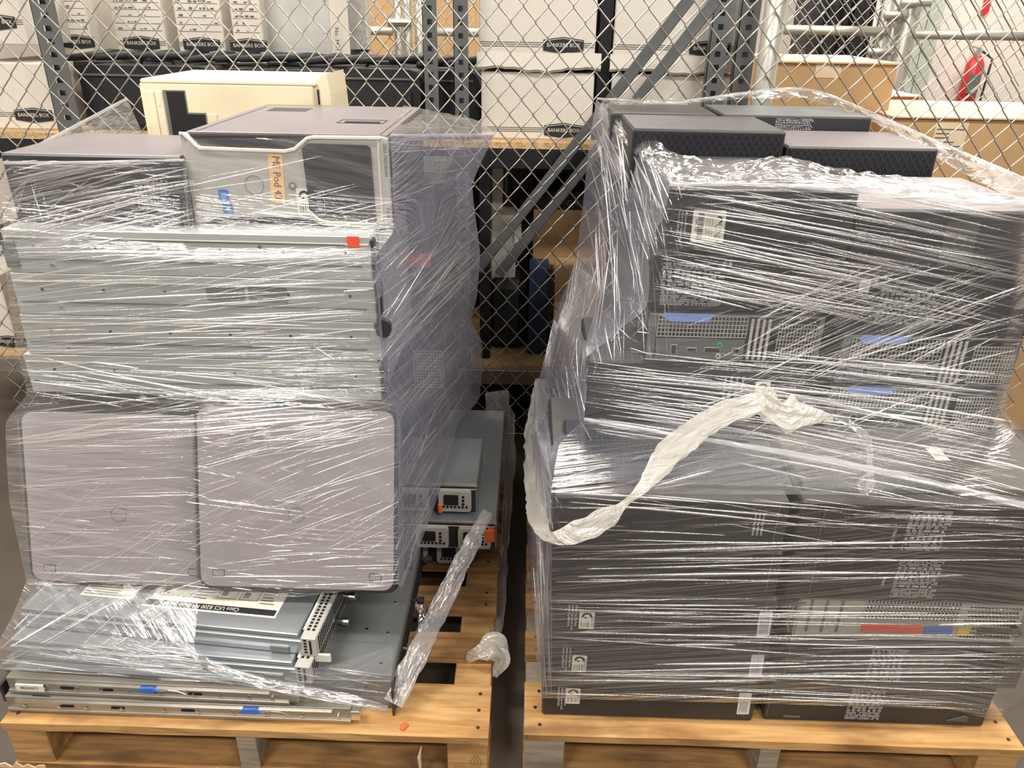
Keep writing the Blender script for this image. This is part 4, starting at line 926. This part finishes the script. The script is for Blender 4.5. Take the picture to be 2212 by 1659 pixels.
def sheet(name, rows, mat, parent, nu=14, nv=9, angs=None, amp=.0006, crum=0., smooth=True):
    """a film sheet through rows of guide points; nu, nv = steps between guides"""
    P = [[D(*p) for p in r] for r in rows]; nr, nc = len(P), len(P[0]); lines = []
    def at(seq, t, lin=False):
        i = min(int(t), len(seq)-2); f = t-i
        if lin: return seq[i].lerp(seq[i+1], f)
        return cr(seq[max(i-1, 0)], seq[i], seq[i+1], seq[min(i+2, len(seq)-1)], f)*.35+seq[i].lerp(seq[i+1], f)*.65
    NU, NV = nu*(nc-1), nv*(nr-1); V = []; UV = []
    cols = [[at([P[r][c] for r in range(nr)], j/nv) for j in range(NV+1)] for c in range(nc)]
    sv = 0
    for j in range(NV+1):
        line = [at([cols[c][j] for c in range(nc)], i/nu) for i in range(NU+1)]
        if j: sv += (line[NU//2]-last).length
        last = line[NU//2]; a = 0
        if angs: q = j/nv; i0 = min(int(q), len(angs)-2); a = lerp(angs[i0], angs[i0+1], q-i0)
        su = 0
        for i, p in enumerate(line):
            if i: su += (p-line[i-1]).length
            k = noise.noise(Vector((p.x*9, p.y*9, p.z*30)))*amp
            if crum:
                q_ = p*22; k += (abs(noise.noise(q_))+.6*abs(noise.noise(q_*2.3)))*crum
            V.append((p.x, p.y-k, p.z+(k*.9 if crum else 0))); UV.append((su+p.x*.05, sv-su*math.tan(radians(-a))))
    Fc = [(j*(NU+1)+i, j*(NU+1)+i+1, (j+1)*(NU+1)+i+1, (j+1)*(NU+1)+i) for j in range(NV) for i in range(NU)]
    me = bpy.data.meshes.new(name); me.from_pydata(V, [], Fc); me.materials.append(mat)
    ul = me.uv_layers.new(name='UVMap')
    li = [0]*len(me.loops); me.loops.foreach_get('vertex_index', li)
    fl_ = [c for k in li for c in UV[k]]; ul.data.foreach_set('uv', fl_)
    if smooth: me.polygons.foreach_set('use_smooth', [True]*len(me.polygons))
    me.update(); SHEETS.append((V, Fc)); return link(name, me, parent)
def bvh():
    V = []; Fc = []
    for v, f in SHEETS: b = len(V); V += [Vector(p) for p in v]; Fc += [tuple(b+i for i in q) for q in f]
    return BVHTree.FromPolygons(V, Fc)
def folds(zones, tree, name, mat, parent):
    mb = MB()
    for (x0, y0, x1, y1, n, a0, a1, da, l0, l1, w0, w1) in zones:
        for _ in range(int(n*.62)):
            px_, py_ = random.uniform(x0, x1), random.uniform(y0, y1); q = (py_-y0)/max(1, y1-y0)
            ang = radians(lerp(a0, a1, q)+random.gauss(0, da)); L_ = random.uniform(l0, l1)*random.choice((.5, 1, 1.4))
            wd = random.uniform(w0, w1)*random.choice((.5, .7, 1, 1.6)); curve = random.gauss(0, .006)*L_
            n_s = max(4, int(L_/22)); run = []
            def flush(run):
                m = len(run)
                if m < 3: return
                for _q in range(24): run = [run[0]]+[(run[i-1]+run[i]+run[i+1])/3 for i in range(1, m-1)]+[run[-1]]
                b = len(mb.v)
                for i, p in enumerate(run):
                    t = (run[min(i+1, m-1)]-run[max(i-1, 0)]).normalized(); vd = (p-O).normalized()
                    s = t.cross(vd).normalized(); pr = sin(pi*min(1, max(0, (i+.15)/(m-1+.3))))**.6; r_ = wd*.5*pr
                    mb.v += [tuple(p+s*r_-vd*.0012), tuple(p-vd*(.0012+r_*.9)), tuple(p-s*r_-vd*.0012)]
                    if i:
                        k = b+(i-1)*3; mb.f += [(k, k+3, k+4, k+1), (k+1, k+4, k+5, k+2)]
            for i in range(n_s+1):
                u = (i/n_s-.5); X_ = px_+cos(ang)*L_*u-sin(ang)*curve*(4*u*u); Y_ = py_+sin(ang)*L_*u+cos(ang)*curve*(4*u*u)
                if not (x0-25 <= X_ <= x1+25 and y0-25 <= Y_ <= y1+25): flush(run); run = []; continue
                h = tree.ray_cast(O, ray(X_, Y_).normalized(), 4)
                if h[0] is None or (run and (h[0]-run[-1]).length > .09): flush(run); run = []
                if h[0] is not None: run.append(h[0])
            flush(run)
    me = bpy.data.meshes.new(name); me.from_pydata(mb.v, [], mb.f); me.materials.append(mat)
    ul = me.uv_layers.new(name='UVMap')
    me.polygons.foreach_set('use_smooth', [True]*len(me.polygons)); me.update()
    o = link(name, me, parent); o['kind'] = 'stuff'; return o
def rope(name, pts, mat, parent, n=18, flat=.45, crum=.18, sub=8):
    """a gathered band of film: (x, y, distance, width in metres)"""
    P = [(D(p[0], p[1], p[2]), p[3]) for p in pts]; V = []; UV = []; Fc = []; L_ = 0
    m = (len(P)-1)*sub; line = []
    for k in range(m+1):
        i = min(k//sub, len(P)-2); f = k/sub-i; g = [P[max(i-1, 0)], P[i], P[i+1], P[min(i+2, len(P)-1)]]
        line.append((cr(g[0][0], g[1][0], g[2][0], g[3][0], f), max(.003, cr(g[0][1], g[1][1], g[2][1], g[3][1], f))))
    for k, (p, wd) in enumerate(line):
        t = (line[min(k+1, m)][0]-line[max(k-1, 0)][0]).normalized(); vd = (p-O).normalized(); s = t.cross(vd).normalized(); u = s.cross(t)
        if k: L_ += (p-line[k-1][0]).length
        for j in range(n+1):
            a = 2*pi*j/n; jj = j % n
            rr = 1+crum*noise.noise(Vector((cos(a)*2.2, sin(a)*2.2, L_*28)))*1.6+crum*.8*noise.noise(Vector((jj*1.7, 5, L_*9)))
            V.append(tuple(p+s*cos(a)*wd*.5*rr+u*sin(a)*wd*.5*flat*rr)); UV.append((L_, j/n*wd*2.2))
    for k in range(m):
        for j in range(n): a = k*(n+1)+j; Fc.append((a, a+1, a+n+2, a+n+1))
    me = bpy.data.meshes.new(name); me.from_pydata(V, [], Fc); me.materials.append(mat)
    ul = me.uv_layers.new(name='UVMap'); li = [0]*len(me.loops); me.loops.foreach_get('vertex_index', li)
    ul.data.foreach_set('uv', [c for k in li for c in UV[k]])
    me.update(); return link(name, me, parent)

# left stack
SHEETS = []
wl = thing('stretch_wrap', 'clear stretch film pulled tight around the left stack of servers', 'plastic film', (-.57, 1.2, .14), group=None)
wl.location = (0, 0, 0)
rowsF = [[(8, 352, 1.475), (200, 349, 1.475), (392, 345, 1.48), (410, 300, 1.503), (620, 298, 1.503), (843, 292, 1.503)],
         [(4, 430, 1.47), (200, 425, 1.475), (395, 425, 1.48), (412, 420, 1.50), (640, 420, 1.503), (849, 420, 1.503)],
         [(8, 500, 1.44), (200, 505, 1.45), (395, 505, 1.46), (425, 503, 1.48), (640, 505, 1.485), (851, 498, 1.48)],
         [(10, 560, 1.43), (200, 560, 1.43), (395, 560, 1.43), (440, 560, 1.43), (640, 555, 1.43), (812, 555, 1.43)],
         [(20, 660, 1.43), (200, 660, 1.43), (400, 660, 1.43), (440, 660, 1.43), (640, 660, 1.43), (816, 660, 1.425)],
         [(35, 760, 1.43), (200, 760, 1.43), (400, 760, 1.43), (440, 760, 1.43), (640, 760, 1.43), (824, 760, 1.425)],
         [(58, 850, 1.42), (200, 850, 1.425), (400, 845, 1.42), (440, 845, 1.42), (640, 840, 1.42), (834, 850, 1.42)],
         [(12, 915, 1.39), (200, 905, 1.39), (400, 880, 1.39), (440, 872, 1.39), (640, 868, 1.39), (857, 898, 1.39)],
         [(20, 1080, 1.325), (200, 1080, 1.32), (400, 1080, 1.31), (440, 1080, 1.31), (640, 1080, 1.31), (860, 1080, 1.32)],
         [(58, 1262, 1.265), (200, 1285, 1.255), (395, 1292, 1.25), (440, 1292, 1.25), (640, 1290, 1.25), (860, 1262, 1.26)]]
sheet('front_film', rowsF, FM['a'], wl, angs=[-12, -14, -12, -8, -5, -3, 4, -6, -16, -12])
rowsR = [[(843, 292, 1.503), (960, 290, 1.9), (1068, 292, 2.3)], [(849, 420, 1.503), (930, 380, 1.85), (1020, 400, 2.25)],
         [(851, 498, 1.48), (940, 500, 1.85), (1037, 545, 2.27)], [(812, 555, 1.43), (930, 580, 1.8), (1030, 640, 2.25)],
         [(816, 660, 1.425), (930, 680, 1.8), (1018, 690, 2.22)], [(824, 760, 1.425), (940, 760, 1.8), (1042, 745, 2.28)],
         [(834, 850, 1.42), (945, 850, 1.75), (1036, 860, 2.22)], [(857, 898, 1.39), (925, 920, 1.62), (990, 915, 1.9)],
         [(860, 1080, 1.32), (905, 1090, 1.48), (942, 1085, 1.6)], [(860, 1262, 1.26), (863, 1270, 1.27), (868, 1275, 1.28)]]
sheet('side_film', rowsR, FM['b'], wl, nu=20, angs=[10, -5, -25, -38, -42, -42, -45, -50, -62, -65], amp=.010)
sheet('top_left_film', [[(8, 352, 1.475), (120, 300, 1.85), (275, 213, 2.3)], [(60, 350, 1.5), (165, 305, 1.8), (300, 270, 2.1)], [(200, 347, 1.50), (260, 338, 1.56), (330, 322, 1.62)]], FM['cl'], wl, nu=20, nv=14, crum=.003, angs=[0, 0, 0])
sheet('top_right_film', [[(872, 228, 2.0), (960, 245, 2.2), (1040, 262, 2.35)], [(860, 262, 1.75), (975, 270, 2.1), (1068, 290, 2.31)], [(843, 293, 1.505), (950, 297, 1.9), (1066, 296, 2.3)]], FM['veil'], wl, nu=16, nv=10, crum=.005, angs=[5, 5, 5])
sheet('lower_left_film', [[(60, 1250, 1.268), (250, 1275, 1.25), (430, 1292, 1.24)], [(25, 1335, 1.20), (250, 1370, 1.165), (420, 1395, 1.15)], [(-10, 1400, 1.13), (250, 1432, 1.12), (440, 1448, 1.12)]], FM['veil'], wl, nu=18, nv=14, angs=[-30, -35, -20], crum=.0015)
sheet('lower_band_film', [[(-10, 1400, 1.14), (300, 1432, 1.13), (560, 1452, 1.14), (700, 1440, 1.145), (850, 1395, 1.17)], [(-10, 1430, 1.135), (300, 1452, 1.12), (600, 1482, 1.135), (720, 1490, 1.14), (845, 1470, 1.148)], [(-10, 1445, 1.13), (300, 1465, 1.12), (600, 1505, 1.135), (730, 1528, 1.14), (838, 1540, 1.145)]], FM['veil'], wl, nu=16, nv=12, angs=[6, 7, 8])
tl_ = bvh()
zonesL = [(10, 360, 840, 520, 40, -12, -14, 2.5, 120, 480, .0012, .003), (5, 370, 400, 520, 110, -12, -14, 2.5, 120, 480, .0012, .0045), (10, 520, 820, 620, 120, -9, -8, 4, 80, 360, .0010, .0035),
          (20, 620, 830, 780, 170, -6, -3, 3, 80, 420, .0010, .0035), (50, 780, 835, 875, 110, 3, 7, 4, 80, 360, .0010, .0035),
          (620, 730, 835, 850, 70, 80, 70, 28, 15, 60, .0010, .0025), (20, 870, 850, 955, 150, -5, -6, 4, 60, 340, .0012, .0045),
          (20, 930, 400, 1280, 150, -3, 0, 3, 50, 230, .0008, .0025), (405, 900, 855, 1180, 190, -12, -30, 4, 60, 300, .0008, .0025),
          (405, 1150, 855, 1285, 45, -8, 2, 3, 40, 180, .0008, .003), (60, 1050, 480, 1290, 90, -30, -38, 8, 60, 240, .0006, .0020),
          (850, 295, 1062, 400, 90, 3, -12, 5, 60, 220, .0010, .0030), (850, 400, 1035, 560, 90, -15, -38, 6, 50, 200, .0008, .0025), (815, 540, 1040, 860, 210, -38, -46, 7, 60, 300, .0008, .0025),
          (855, 850, 1000, 1250, 150, -50, -66, 6, 60, 260, .0008, .0025), (0, 1400, 840, 1535, 110, 4, 9, 2.5, 80, 380, .0010, .0030),
          (10, 1260, 430, 1430, 80, -25, -35, 8, 50, 220, .0008, .0022), (10, 350, 200, 500, 45, -10, -50, 30, 30, 120, .001, .003), (870, 230, 1060, 300, 30, 8, 2, 5, 60, 160, .001, .003), (10, 345, 400, 362, 25, 0, 0, 2, 80, 300, .001, .003)]
folds(zonesL, tl_, 'film_folds', FM['fold'], wl)
rope('twisted_band', [(270, 1262, 1.25, .012), (340, 1340, 1.17, .016), (430, 1420, 1.115, .016), (520, 1462, 1.11, .020), (640, 1490, 1.12, .022), (760, 1512, 1.13, .020), (836, 1530, 1.138, .012)], FM['veil'], wl, flat=.3)
rope('crossing_strap', [(1054, 1105, 1.61, .026), (1008, 1195, 1.50, .040), (948, 1320, 1.36, .042), (898, 1420, 1.25, .046), (850, 1520, 1.165, .040)], FM['strap'], wl, flat=.15)
rope('corner_strap', [(1072, 845, 2.30, .075), (1086, 950, 2.22, .085), (1082, 1100, 2.0, .065), (1078, 1230, 1.72, .045), (1075, 1330, 1.52, .035), (1062, 1398, 1.38, .022)], FM['strap'], wl, flat=.15)
rope('tail_knot', [(1010, 1428, 1.33, .012), (1030, 1410, 1.32, .030), (1060, 1398, 1.33, .045), (1082, 1425, 1.32, .035), (1070, 1462, 1.31, .012)], FM['rope'], wl, crum=.5)
rope('loose_tail', [(893, 1300, 1.5, .006), (915, 1330, 1.48, .02), (905, 1400, 1.40, .028), (880, 1440, 1.3, .03), (868, 1470, 1.2, .01)], FM['cl'], wl, flat=.2, crum=.5)

rope('film_edge', [(8, 352, 1.475, .004), (140, 284, 1.86, .007), (275, 213, 2.3, .008)], FM['edge'], wl, n=8)
rope('film_edge', [(8, 352, 1.472, .006), (200, 350, 1.473, .005), (398, 345, 1.478, .003)], FM['edge'], wl, n=8)
rope('film_edge', [(843, 292, 1.500, .005), (950, 293, 1.9, .006), (1068, 291, 2.3, .008)], FM['edge'], wl, n=8)
# right stack
SHEETS = []
wr = thing('stretch_wrap', 'clear stretch film around the right stack of black computers, with a twisted white tail', 'plastic film', (0, 0, 0))
T = 1.435
rowsF = [[(1288, 214, 2.37), (1372, 300, 1.9), (1446, 396, 1.44), (1650, 396, T), (1860, 412, T), (2040, 430, 1.43), (2240, 445, 1.42), (2330, 380, 2.3)],
         [(1270, 330, 2.33), (1350, 400, 1.88), (1438, 455, T), (1650, 455, T), (1860, 462, T), (2040, 480, T), (2240, 500, T), (2330, 430, 2.3)],
         [(1258, 450, 2.3), (1330, 510, 1.85), (1402, 532, T), (1650, 538, T), (1860, 545, T), (2040, 560, T), (2235, 570, T), (2320, 500, 2.3)],
         [(1240, 570, 2.28), (1310, 620, 1.85), (1398, 665, T), (1650, 670, T), (1860, 672, T), (2040, 675, T), (2225, 665, T), (2300, 600, 2.3)],
         [(1196, 690, 2.2), (1222, 722, 1.8), (1268, 772, T), (1650, 775, T), (1860, 775, T), (2040, 775, T), (2196, 765, T), (2210, 700, 2.3)],
         [(1165, 850, 2.1), (1205, 878, 1.75), (1262, 905, T), (1650, 912, T), (1860, 908, T), (2040, 905, T), (2168, 895, T), (2180, 830, 2.3)],
         [(1152, 955, 1.98), (1178, 965, 1.6), (1208, 962, 1.30), (1650, 962, 1.31), (1860, 962, 1.31), (2040, 958, 1.31), (2190, 935, 1.32), (2240, 900, 2.2)],
         [(1150, 1060, 1.9), (1170, 1070, 1.5), (1190, 1064, 1.148), (1650, 1068, 1.148), (1860, 1068, 1.148), (2040, 1066, 1.148), (2250, 1062, 1.148), (2350, 1000, 2.2)],
         [(1156, 1170, 1.85), (1172, 1175, 1.5), (1192, 1180, 1.155), (1650, 1185, 1.155), (1860, 1185, 1.155), (2040, 1180, 1.155), (2250, 1180, 1.155), (2350, 1100, 2.2)],
         [(1160, 1280, 1.8), (1174, 1280, 1.5), (1190, 1280, 1.16), (1650, 1285, 1.16), (1860, 1285, 1.16), (2040, 1280, 1.16), (2245, 1280, 1.16), (2350, 1200, 2.2)],
         [(1164, 1380, 1.7), (1172, 1376, 1.4), (1180, 1370, 1.165), (1650, 1380, 1.165), (1860, 1380, 1.165), (2040, 1385, 1.165), (2205, 1380, 1.168), (2320, 1300, 2.2)],
         [(1168, 1460, 1.6), (1170, 1458, 1.4), (1172, 1455, 1.17), (1650, 1466, 1.17), (1860, 1470, 1.17), (2040, 1475, 1.17), (2160, 1480, 1.17), (2300, 1400, 2.2)],
         [(1172, 1512, 1.5), (1171, 1512, 1.3), (1169, 1508, 1.172), (1650, 1520, 1.172), (1860, 1526, 1.172), (2040, 1532, 1.172), (2134, 1536, 1.172), (2260, 1480, 2.1)]]
rowsF[5][0] = (1172, 790, 2.0); rowsF[6][0] = (1156, 850, 1.85); rowsF[6][1] = (1176, 915, 1.58)
for r_, zf, xr in ((7, .722, 1.055), (8, .60, 1.055), (9, .485, 1.055), (10, .37, 1.05), (11, .26, 1.045), (12, .20, 1.02)):
    rowsF[r_][0] = PX(.022, 1.72, zf*.78); rowsF[r_][1] = PX(.032, 1.42, zf*.95); rowsF[r_][6] = PX(xr, 1.155+.003*(r_-7), zf); rowsF[r_][7] = PX(xr+.015, 1.64, zf)
rowsF[6][7] = PX(1.07, 1.70, .75)
FR_ = [r[2:] for r in rowsF]
sheet('front_film', FR_[:6], FM['c'], wr, nv=10, angs=[8, 11, 11, 4, -8, 6])
sheet('middle_film', FR_[5:8], FM['mid'], wr, nv=10, angs=[9, 9, 6])
sheet('lower_film', FR_[7:], FM['low'], wr, nv=8, angs=[2, 1, 0, 0, 0, 1])
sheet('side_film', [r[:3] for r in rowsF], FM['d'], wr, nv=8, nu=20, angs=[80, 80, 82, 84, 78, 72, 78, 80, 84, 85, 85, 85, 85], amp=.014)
sheet('back_rim_film', [[(1290, 213, 2.37), (1440, 214, 2.38), (1500, 216, 2.38), (1610, 202, 2.38), (1745, 194, 2.38), (1900, 252, 2.2), (2050, 318, 1.95), (2235, 396, 1.7)],
                        [(1330, 236, 2.30), (1440, 224, 2.36), (1500, 224, 2.37), (1610, 214, 2.36), (1745, 216, 2.33), (1890, 268, 2.1), (2035, 352, 1.85), (2200, 440, 1.50)]], FM['cl'], wr, nu=12, nv=12, crum=.008)
sheet('front_rim_film', [[(1300, 222, 2.33), (1380, 272, 1.98), (1445, 330, 1.72), (1560, 352, 1.62), (1690, 345, 1.60), (1850, 375, 1.55), (1990, 392, 1.52), (2220, 430, 1.50)],
                         [(1295, 240, 2.33), (1350, 300, 1.95), (1440, 368, 1.56), (1560, 375, 1.52), (1700, 340, 1.60), (1850, 386, 1.49), (1990, 404, 1.47), (2220, 436, 1.46)],
                         [(1289, 250, 2.35), (1355, 320, 1.90), (1446, 398, 1.437), (1560, 398, T), (1700, 400, T), (1860, 414, T), (2000, 428, 1.43), (2235, 446, 1.42)]], FM['cl'], wr, nu=16, nv=14, crum=.013)
tr_ = bvh()
zonesR = [(1445, 405, 2212, 680, 170, 10, 12, 2.0, 260, 760, .0010, .0040), (1400, 540, 1900, 680, 40, 12, 9, 2, 200, 600, .001, .004),
          (1650, 590, 2205, 790, 130, -20, -24, 5, 120, 520, .0008, .0030), (1275, 780, 2160, 925, 170, 5, 9, 2.0, 180, 700, .0010, .0042), (1500, 650, 2150, 930, 80, -24, -22, 4, 120, 460, .0008, .0028),
          (1300, 912, 1700, 945, 24, 9, 9, 1.5, 200, 500, .0015, .0040), (1600, 940, 2180, 1010, 50, 11, 12, 1.5, 200, 520, .0015, .0045), (1850, 1000, 2212, 1075, 28, 12, 13, 1.5, 140, 360, .0012, .0035), (1240, 985, 1560, 1055, 16, -17, -14, 3, 60, 280, .0010, .0035), (1850, 910, 2160, 1000, 20, -20, -18, 4, 100, 300, .0008, .0025),
          (1200, 1065, 2212, 1170, 55, 5, 2, 3, 120, 520, .0008, .0030), (1195, 1170, 2205, 1290, 30, -1, 0, .8, 260, 900, .0012, .0040), (1185, 1290, 2195, 1475, 75, .8, 0, 1.0, 260, 900, .0012, .0044), (1175, 1475, 2130, 1540, 18, 2.4, 2.4, .6, 300, 800, .001, .0035),
          (1270, 230, 1450, 770, 190, 70, 88, 9, 60, 300, .0008, .0030), (1180, 560, 1290, 800, 90, 108, 100, 7, 80, 260, .0008, .0025), (1150, 800, 1255, 930, 60, 68, 72, 8, 80, 300, .0008, .0030), (1150, 930, 1190, 1150, 60, 70, 84, 8, 80, 300, .0008, .0030), (1155, 1160, 1192, 1500, 60, 88, 88, 2, 60, 260, .0008, .0020),
          (1445, 386, 2212, 440, 80, 2, 3, 5, 80, 340, .0010, .0030), (1320, 650, 1400, 765, 40, 0, 80, 50, 20, 60, .001, .0025), (1290, 215, 1450, 400, 50, 50, 52, 12, 30, 120, .001, .003), (1500, 195, 2212, 440, 50, 12, 22, 8, 50, 300, .0008, .0022)]
folds(zonesR, tr_, 'film_folds', FM['fold'], wr)
rope('twisted_tail', [(1168, 820, 2.0, .030), (1160, 930, 1.75, .055), (1158, 1050, 1.45, .048), (1163, 1120, 1.22, .038), (1188, 1160, 1.10, .018), (1250, 1150, 1.095, .038), (1310, 1118, 1.10, .036), (1348, 1090, 1.105, .013), (1390, 1050, 1.12, .020), (1440, 985, 1.20, .045), (1510, 925, 1.30, .045), (1590, 882, 1.38, .045), (1650, 866, 1.40, .040)], FM['rope'], wr, flat=.22, crum=.25, sub=10)
rope('tail_knot', [(1640, 838, 1.41, .020), (1655, 865, 1.40, .042), (1690, 892, 1.39, .052), (1735, 900, 1.39, .042), (1775, 896, 1.39, .020), (1800, 902, 1.39, .010)], FM['rope'], wr, flat=.5, crum=.5, sub=12)
rope('thin_tail', [(1790, 900, 1.39, .012), (1840, 915, 1.37, .014), (1872, 955, 1.33, .012), (1880, 1010, 1.24, .010), (1872, 1048, 1.18, .022), (1866, 1068, 1.15, .008)], FM['cl'], wr, flat=.4, crum=.5)
rope('film_edge', [(1290, 213, 2.37, .006), (1440, 222, 2.38, .010), (1530, 212, 2.38, .008), (1610, 202, 2.38, .010), (1745, 194, 2.38, .008), (1900, 252, 2.2, .008), (2050, 318, 1.95, .008), (2235, 396, 1.7, .006)], FM['edge'], wr, n=8)
rope('film_edge', [(1446, 398, 1.430, .008), (1650, 398, 1.430, .006), (1860, 414, 1.430, .008), (2040, 434, 1.425, .006), (2240, 447, 1.415, .006)], FM['edge'], wr, n=8, crum=.5)
rope('film_edge', [(1262, 905, 1.43, .006), (1500, 945, 1.34, .008), (1760, 990, 1.26, .012), (2000, 1040, 1.19, .012), (2240, 1098, 1.13, .010)], FM['edge'], wr, n=8, crum=.4)
